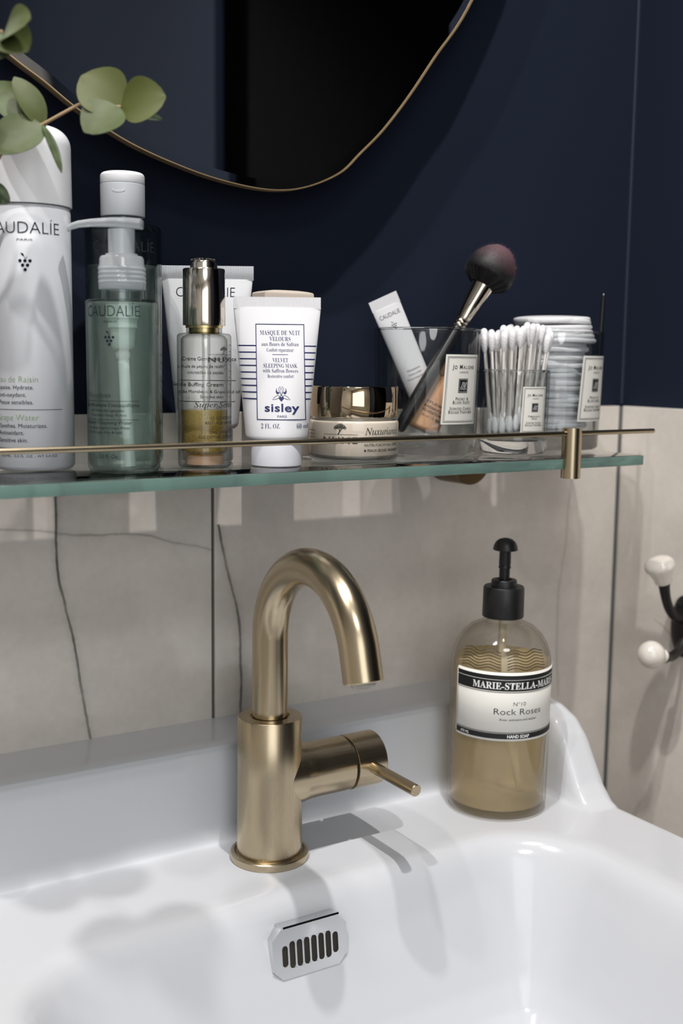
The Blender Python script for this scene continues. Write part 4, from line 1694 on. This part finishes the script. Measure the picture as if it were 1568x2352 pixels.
lathe(b, [(0, 144.6), (15.0, 144.6), (15.3, 145.2), (15.1, 166.2), (14.4, 167.4), (9.6, 167.6), (9.4, 171.6), (8.8, 172.4), (6, 172.4), (5.6, 171.4), (0, 171.4)], 64)
b.build('pump_collar', 'black_plastic', t)
b = B()
lathe(b, [(0, 171.2), (3.9, 171.2), (3.9, 180.4), (4.5, 180.8), (4.5, 182.4), (4.1, 183), (4.4, 184.2), (4.2, 197), (0, 197)], 36)
b.build('pump_stem', 'black_plastic', t)
b = B()
lathe(b, [(0, 195.2), (4.2, 195.2), (8.6, 194.2), (9.1, 194.6), (8.6, 197.6), (7.2, 200.4), (5, 202.2), (2.4, 203.1), (0, 203.3)], 48)
tube(b, [(0, 4, 196.6), (1, 14, 196.2), (1.4, 21, 194.6)], [3.2, 2.8, 2.4], 18)
b.build('pump_head', 'black_plastic', t)
b = B()
tube(b, [(0, 0, 144), (1, 0, 110), (7, 4, 60), (17, 8, 18), (20, 9, 8.6)], 3.1, 20)
b.build('dip_tube', pm('dip_tube_milky', lin('#e7dcc2'), .3, trans=.35), t)
r = 37.55
d = math.pi / 180 * r
LC = 14.5                               # label centre (degrees)
b = B()
n_ = 60
vs, fs = [], []
u0, u1 = -79.5 * d, 79.5 * d
fnl = on_cyl(37.45, LC)
for i in range(n_ + 1):
    u = u0 + (u1 - u0) * i / n_
    e_ = min(u - u0, u1 - u)
    cr = 2.5 - math.sqrt(max(0, 2.5 ** 2 - max(0, 2.5 - e_) ** 2))
    vs += [fnl(u, 61 + cr), fnl(u, 111.6 - cr)]
    if i:
        fs.append((2 * i - 2, 2 * i, 2 * i + 1, 2 * i - 1))
b.add(vs, fs)
lab = b.build('label', 'paper', t, label='white paper label with black bands')
lab.modifiers.new('thick', 'SOLIDIFY').thickness = 0.00012
fl = on_cyl(37.62, LC)
p = Print(fl)
a0, a1 = -77 * d, 77 * d
p.rect(a0, 96.9, a1, 97.3, 40)
p.rect(a0, 98.0, a1, 105.9, 40)
p.rect(a0, 106.4, a1, 109.4, 40)
p.rect(a0, 67.0, a1, 67.35, 40)
p.rect(a0, 62.6, a1, 66.4, 40)
p.text('Nº10', 0, 87.2, 2.9, width=9.6, off=-.012)
p.text('Rock Roses', 0, 80.6, 4.6, width=37.5, off=-.008)
p.text('Rose, cashmere and leather', 0, 76.2, 1.5, width=29, lean=.2)
p.build('label_lettering', 'ink_black', lab)
p = Print(on_cyl(37.72, LC))
p.text('MARIE-STELLA-MARIS', 0, 99.4, 5.0, width=71, font='serif', off=.008)
p.text('HAND SOAP', 0, 63.4, 2.3, width=17, off=.025)
p.text('470 ML', -70 * d, 63.5, 1.9, align='L', lean=.2)
p.build('label_white_lettering', 'ink_white', lab)
p = Print(on_cyl(37.5, 0))


def shoulder(u, v):
    # radius of the bottle's shoulder at this height
    tab = [(z2, r2) for r2, z2 in prof_o if z2 > 7]
    rr = interp(tab, v) + .15
    a = u / 37.4
    return (rr * math.sin(a), -rr * math.cos(a), v)


p = Print(shoulder)
for g0, g1 in ((-58, -8), (-1, 50)):
    for i in range(7):
        p.line([(q * d, 126 - 2.05 * i + .95 * math.sin((q - g0) / 25 * 2 * math.pi * .93 - .6)) for q in [g0 + (g1 - g0) * j / 40 for j in range(41)]], .62)
p.build('wave_print', 'gold_ink', t)

# ================================================================ EUCALYPTUS SPRIG in a bud vase at the shelf's end
vx, vy = 112.0, 668.0
t = thing('bud_vase', 'small white bud vase on shelf holding the eucalyptus sprig', 'vase', W(vx, vy, SHELF), 0)
b = B()
lathe(b, [(0, .2), (16, .2), (18, 1), (21, 12), (21.5, 30), (18, 55), (11, 78), (7.6, 95), (8.2, 112), (9.0, 115), (8.2, 115.4), (7.2, 112), (6.6, 95), (9.8, 78), (16.5, 55), (20, 30), (19.4, 12), (16, 3), (0, 2.5)], 56)
b.build('vase_body', 'porcelain', t)

t = thing('eucalyptus_sprig', 'eucalyptus sprig with round grey green leaves arching over the spray can', 'plant', W(195, 665, SHELF), FACE)
# local: x = across the view, y = away, z above the shelf; px(x) = 35 + 4.07 x ; py(z) = 1114 - 4.18 z
base = Rz.inverted() @ Vector((vx - 195, vy - 665, 0))


def L2(px, py, dy=0.0):
    k = (660 + dy) / 660
    px, py = 784 + (px - 784) * k, 1176 + (py - 1176) * k
    return Vector(((px - 35) * .2457, dy, 266.2 - py * .239))


M['stem'] = pm('brown_stem', lin('#a98d6c'), .6)
m, nt, p_, out = new_mat('eucalyptus_leaf')
tc_ = nt.nodes.new('ShaderNodeTexCoord')
no = nt.nodes.new('ShaderNodeTexNoise')
no.inputs['Scale'].default_value = 110
cr_ = nt.nodes.new('ShaderNodeValToRGB')
cr_.color_ramp.elements[0].position = .3
cr_.color_ramp.elements[0].color = lin('#3b4c2b')
cr_.color_ramp.elements[1].position = .7
cr_.color_ramp.elements[1].color = lin('#66785a')
nt.links.new(tc_.outputs['Object'], no.inputs['Vector'])
nt.links.new(no.outputs[0], cr_.inputs[0])
oi = nt.nodes.new('ShaderNodeObjectInfo')
mo = nt.nodes.new('ShaderNodeMix')
mo.data_type = 'RGBA'
mo.inputs[7].default_value = lin('#5d6429')
nt.links.new(oi.outputs['Random'], mo.inputs[0])
nt.links.new(cr_.outputs[0], mo.inputs[6])
nt.links.new(mo.outputs[2], p_.inputs['Base Color'])
p_.inputs['Roughness'].default_value = .55
tr = nt.nodes.new('ShaderNodeBsdfTranslucent')
tr.inputs[0].default_value = lin('#62742f')
mx = nt.nodes.new('ShaderNodeMixShader')
mx.inputs[0].default_value = .35
nt.links.new(p_.outputs[0], mx.inputs[1])
nt.links.new(tr.outputs[0], mx.inputs[2])
nt.links.new(mx.outputs[0], out.inputs['Surface'])
M['leaf'] = m

b = B()
node = L2(100, 280, -8)
tipn = L2(278, 236, -12)
st = [Vector((base.x, base.y, 6)), Vector((base.x + 1, base.y, 110)), L2(-70, 470, 2), L2(10, 340, -4), node]
smooth = []
for i in range(len(st) - 1):
    p0_, p1_, p2_, p3_ = st[max(0, i - 1)], st[i], st[i + 1], st[min(len(st) - 1, i + 2)]
    for j in range(8):
        q = j / 8
        smooth.append(0.5 * ((2 * p1_) + (-p0_ + p2_) * q + (2 * p0_ - 5 * p1_ + 4 * p2_ - p3_) * q * q + (-p0_ + 3 * p1_ - 3 * p2_ + p3_) * q ** 3))
smooth.append(node)
tube(b, smooth, [1.6 - .7 * i / len(smooth) for i in range(len(smooth))], 12)
tube(b, [node, L2(183, 233, -10), tipn], [.9, .8, .6], 12)
up1 = L2(-60, 160, -40)
tube(b, [smooth[14], L2(-90, 330, -25), up1, L2(10, 40, -60)], [1.2, 1.1, 1.0, .7], 12)


def L4(x, y, z):
    q = Rz.inverted() @ Vector((x - 195, y - 665, 0))
    return Vector((q.x, q.y, z))


low = [L4(112, 668, 105), L4(104, 640, 150), L4(98, 590, 185), L4(104, 535, 205), L4(112, 500, 212)]
tube(b, low, [1.2, 1.1, 1.0, .8, .6], 12)
b.build('stem', 'stem', t)


def leaf(p_base, p_tip, width, face, curl=.12, cup=.1, shape=.5):
    """rounded leaf from p_base to p_tip; face = the way its upper side looks"""
    p_base, p_tip = Vector(p_base), Vector(p_tip)
    ax = p_tip - p_base
    ln = ax.length
    mt = frame_to(p_base, p_tip, face)
    nu, nv = 12, 8
    vs, fs = [], []
    for i in range(nu + 1):
        s_ = i / nu
        hw = width / 2 * (math.sin(math.pi * min(1, s_ ** (.75 + .25 * shape) * .985 + .012)) ** .62)
        for j in range(nv + 1):
            q = -1 + 2 * j / nv
            x = hw * q
            y = -cup * width * (q * q) * (hw / (width / 2)) ** 2 + curl * ln * (s_ - .5) ** 2 * 2 - .25 * (1 - abs(q)) ** 4
            vs.append((x, y, s_ * ln))
    w_ = nv + 1
    for i in range(nu):
        for j in range(nv):
            fs.append((i * w_ + j, i * w_ + j + 1, (i + 1) * w_ + j + 1, (i + 1) * w_ + j))
    nb = len(vs)
    vs2 = [(x, y + .35, z) for x, y, z in vs]
    fs2 = [tuple(k + nb for k in reversed(f)) for f in fs]
    edge = [j for j in range(w_)] + [i * w_ + nv for i in range(1, nu + 1)] + [nu * w_ + j for j in range(nv - 1, -1, -1)] + [i * w_ for i in range(nu - 1, 0, -1)]
    fe = [(edge[i], edge[(i + 1) % len(edge)], edge[(i + 1) % len(edge)] + nb, edge[i] + nb) for i in range(len(edge))]
    b = B().add(vs + vs2, fs + fs2 + fe)
    xform(b, mt)
    b.build('leaf', 'leaf', t, sharp=60)


leaf(tipn, L2(188, 165, -10), 30, (.1, -1, .35))                     # upper left of the end rosette
leaf(tipn + Vector((0, -1.2, 0)), L2(378, 205, -20), 27, (.1, -1, .3))    # right
leaf(tipn + Vector((0, -2.4, -.5)), L2(192, 284, -24), 27, (.0, -.95, .65), .1)   # lower, nearest
leaf(tipn + Vector((1, .5, 0)), L2(372, 263, -10), 7, (.2, -1, .2))
leaf(node, L2(38, 170, -6), 15, (.55, -.8, .0), .15)                     # upright narrow
leaf(node + Vector((0, 1, 0)), L2(-30, 190, 4), 22, (.2, -1, .3))
leaf(node + Vector((0, -2, 0)), L2(-22, 330, -22), 25, (.1, -1, .45))     # large dark, in front of the cap
leaf(node + Vector((.5, -1, 0)), L2(142, 382, -20), 6.4, (.7, -.6, .1), .05)
leaf(L2(-40, 420, -12), L2(18, 455, -14), 12, (.3, -.9, .2))
leaf(L2(10, 40, -60), L2(70, -4, -78), 21, (.0, -1, .4))
leaf(L2(10, 40, -60), L2(-30, 95, -70), 26, (.1, -1, .5))
leaf(L2(10, 40, -60), L2(66, 70, -74), 20, (.1, -1, .2))
leaf(L2(-60, 160, -40), L2(-150, 90, -45), 28, (.0, -1, .4))
leaf(L2(-60, 160, -40), L2(-160, 230, -42), 27, (.0, -1, .4))
for i_, (dx, dy, dz, w_) in enumerate(((26, -18, 8, 30), (-30, -10, 4, 30), (8, -34, 14, 28))):
    leaf(low[4], low[4] + Rz.inverted() @ Vector((dx, dy, dz)), w_, (.1, -.3, 1))
leaf(low[3], low[3] + Rz.inverted() @ Vector((28, 8, 10)), 30, (.1, -.3, 1))
leaf(low[3], low[3] + Rz.inverted() @ Vector((-28, 10, 6)), 29, (.0, -.3, 1))
leaf(low[2], low[2] + Rz.inverted() @ Vector((27, -6, 12)), 31, (.0, -.4, 1))
leaf(low[2], low[2] + Rz.inverted() @ Vector((-27, 6, 12)), 31, (.0, -.4, 1))
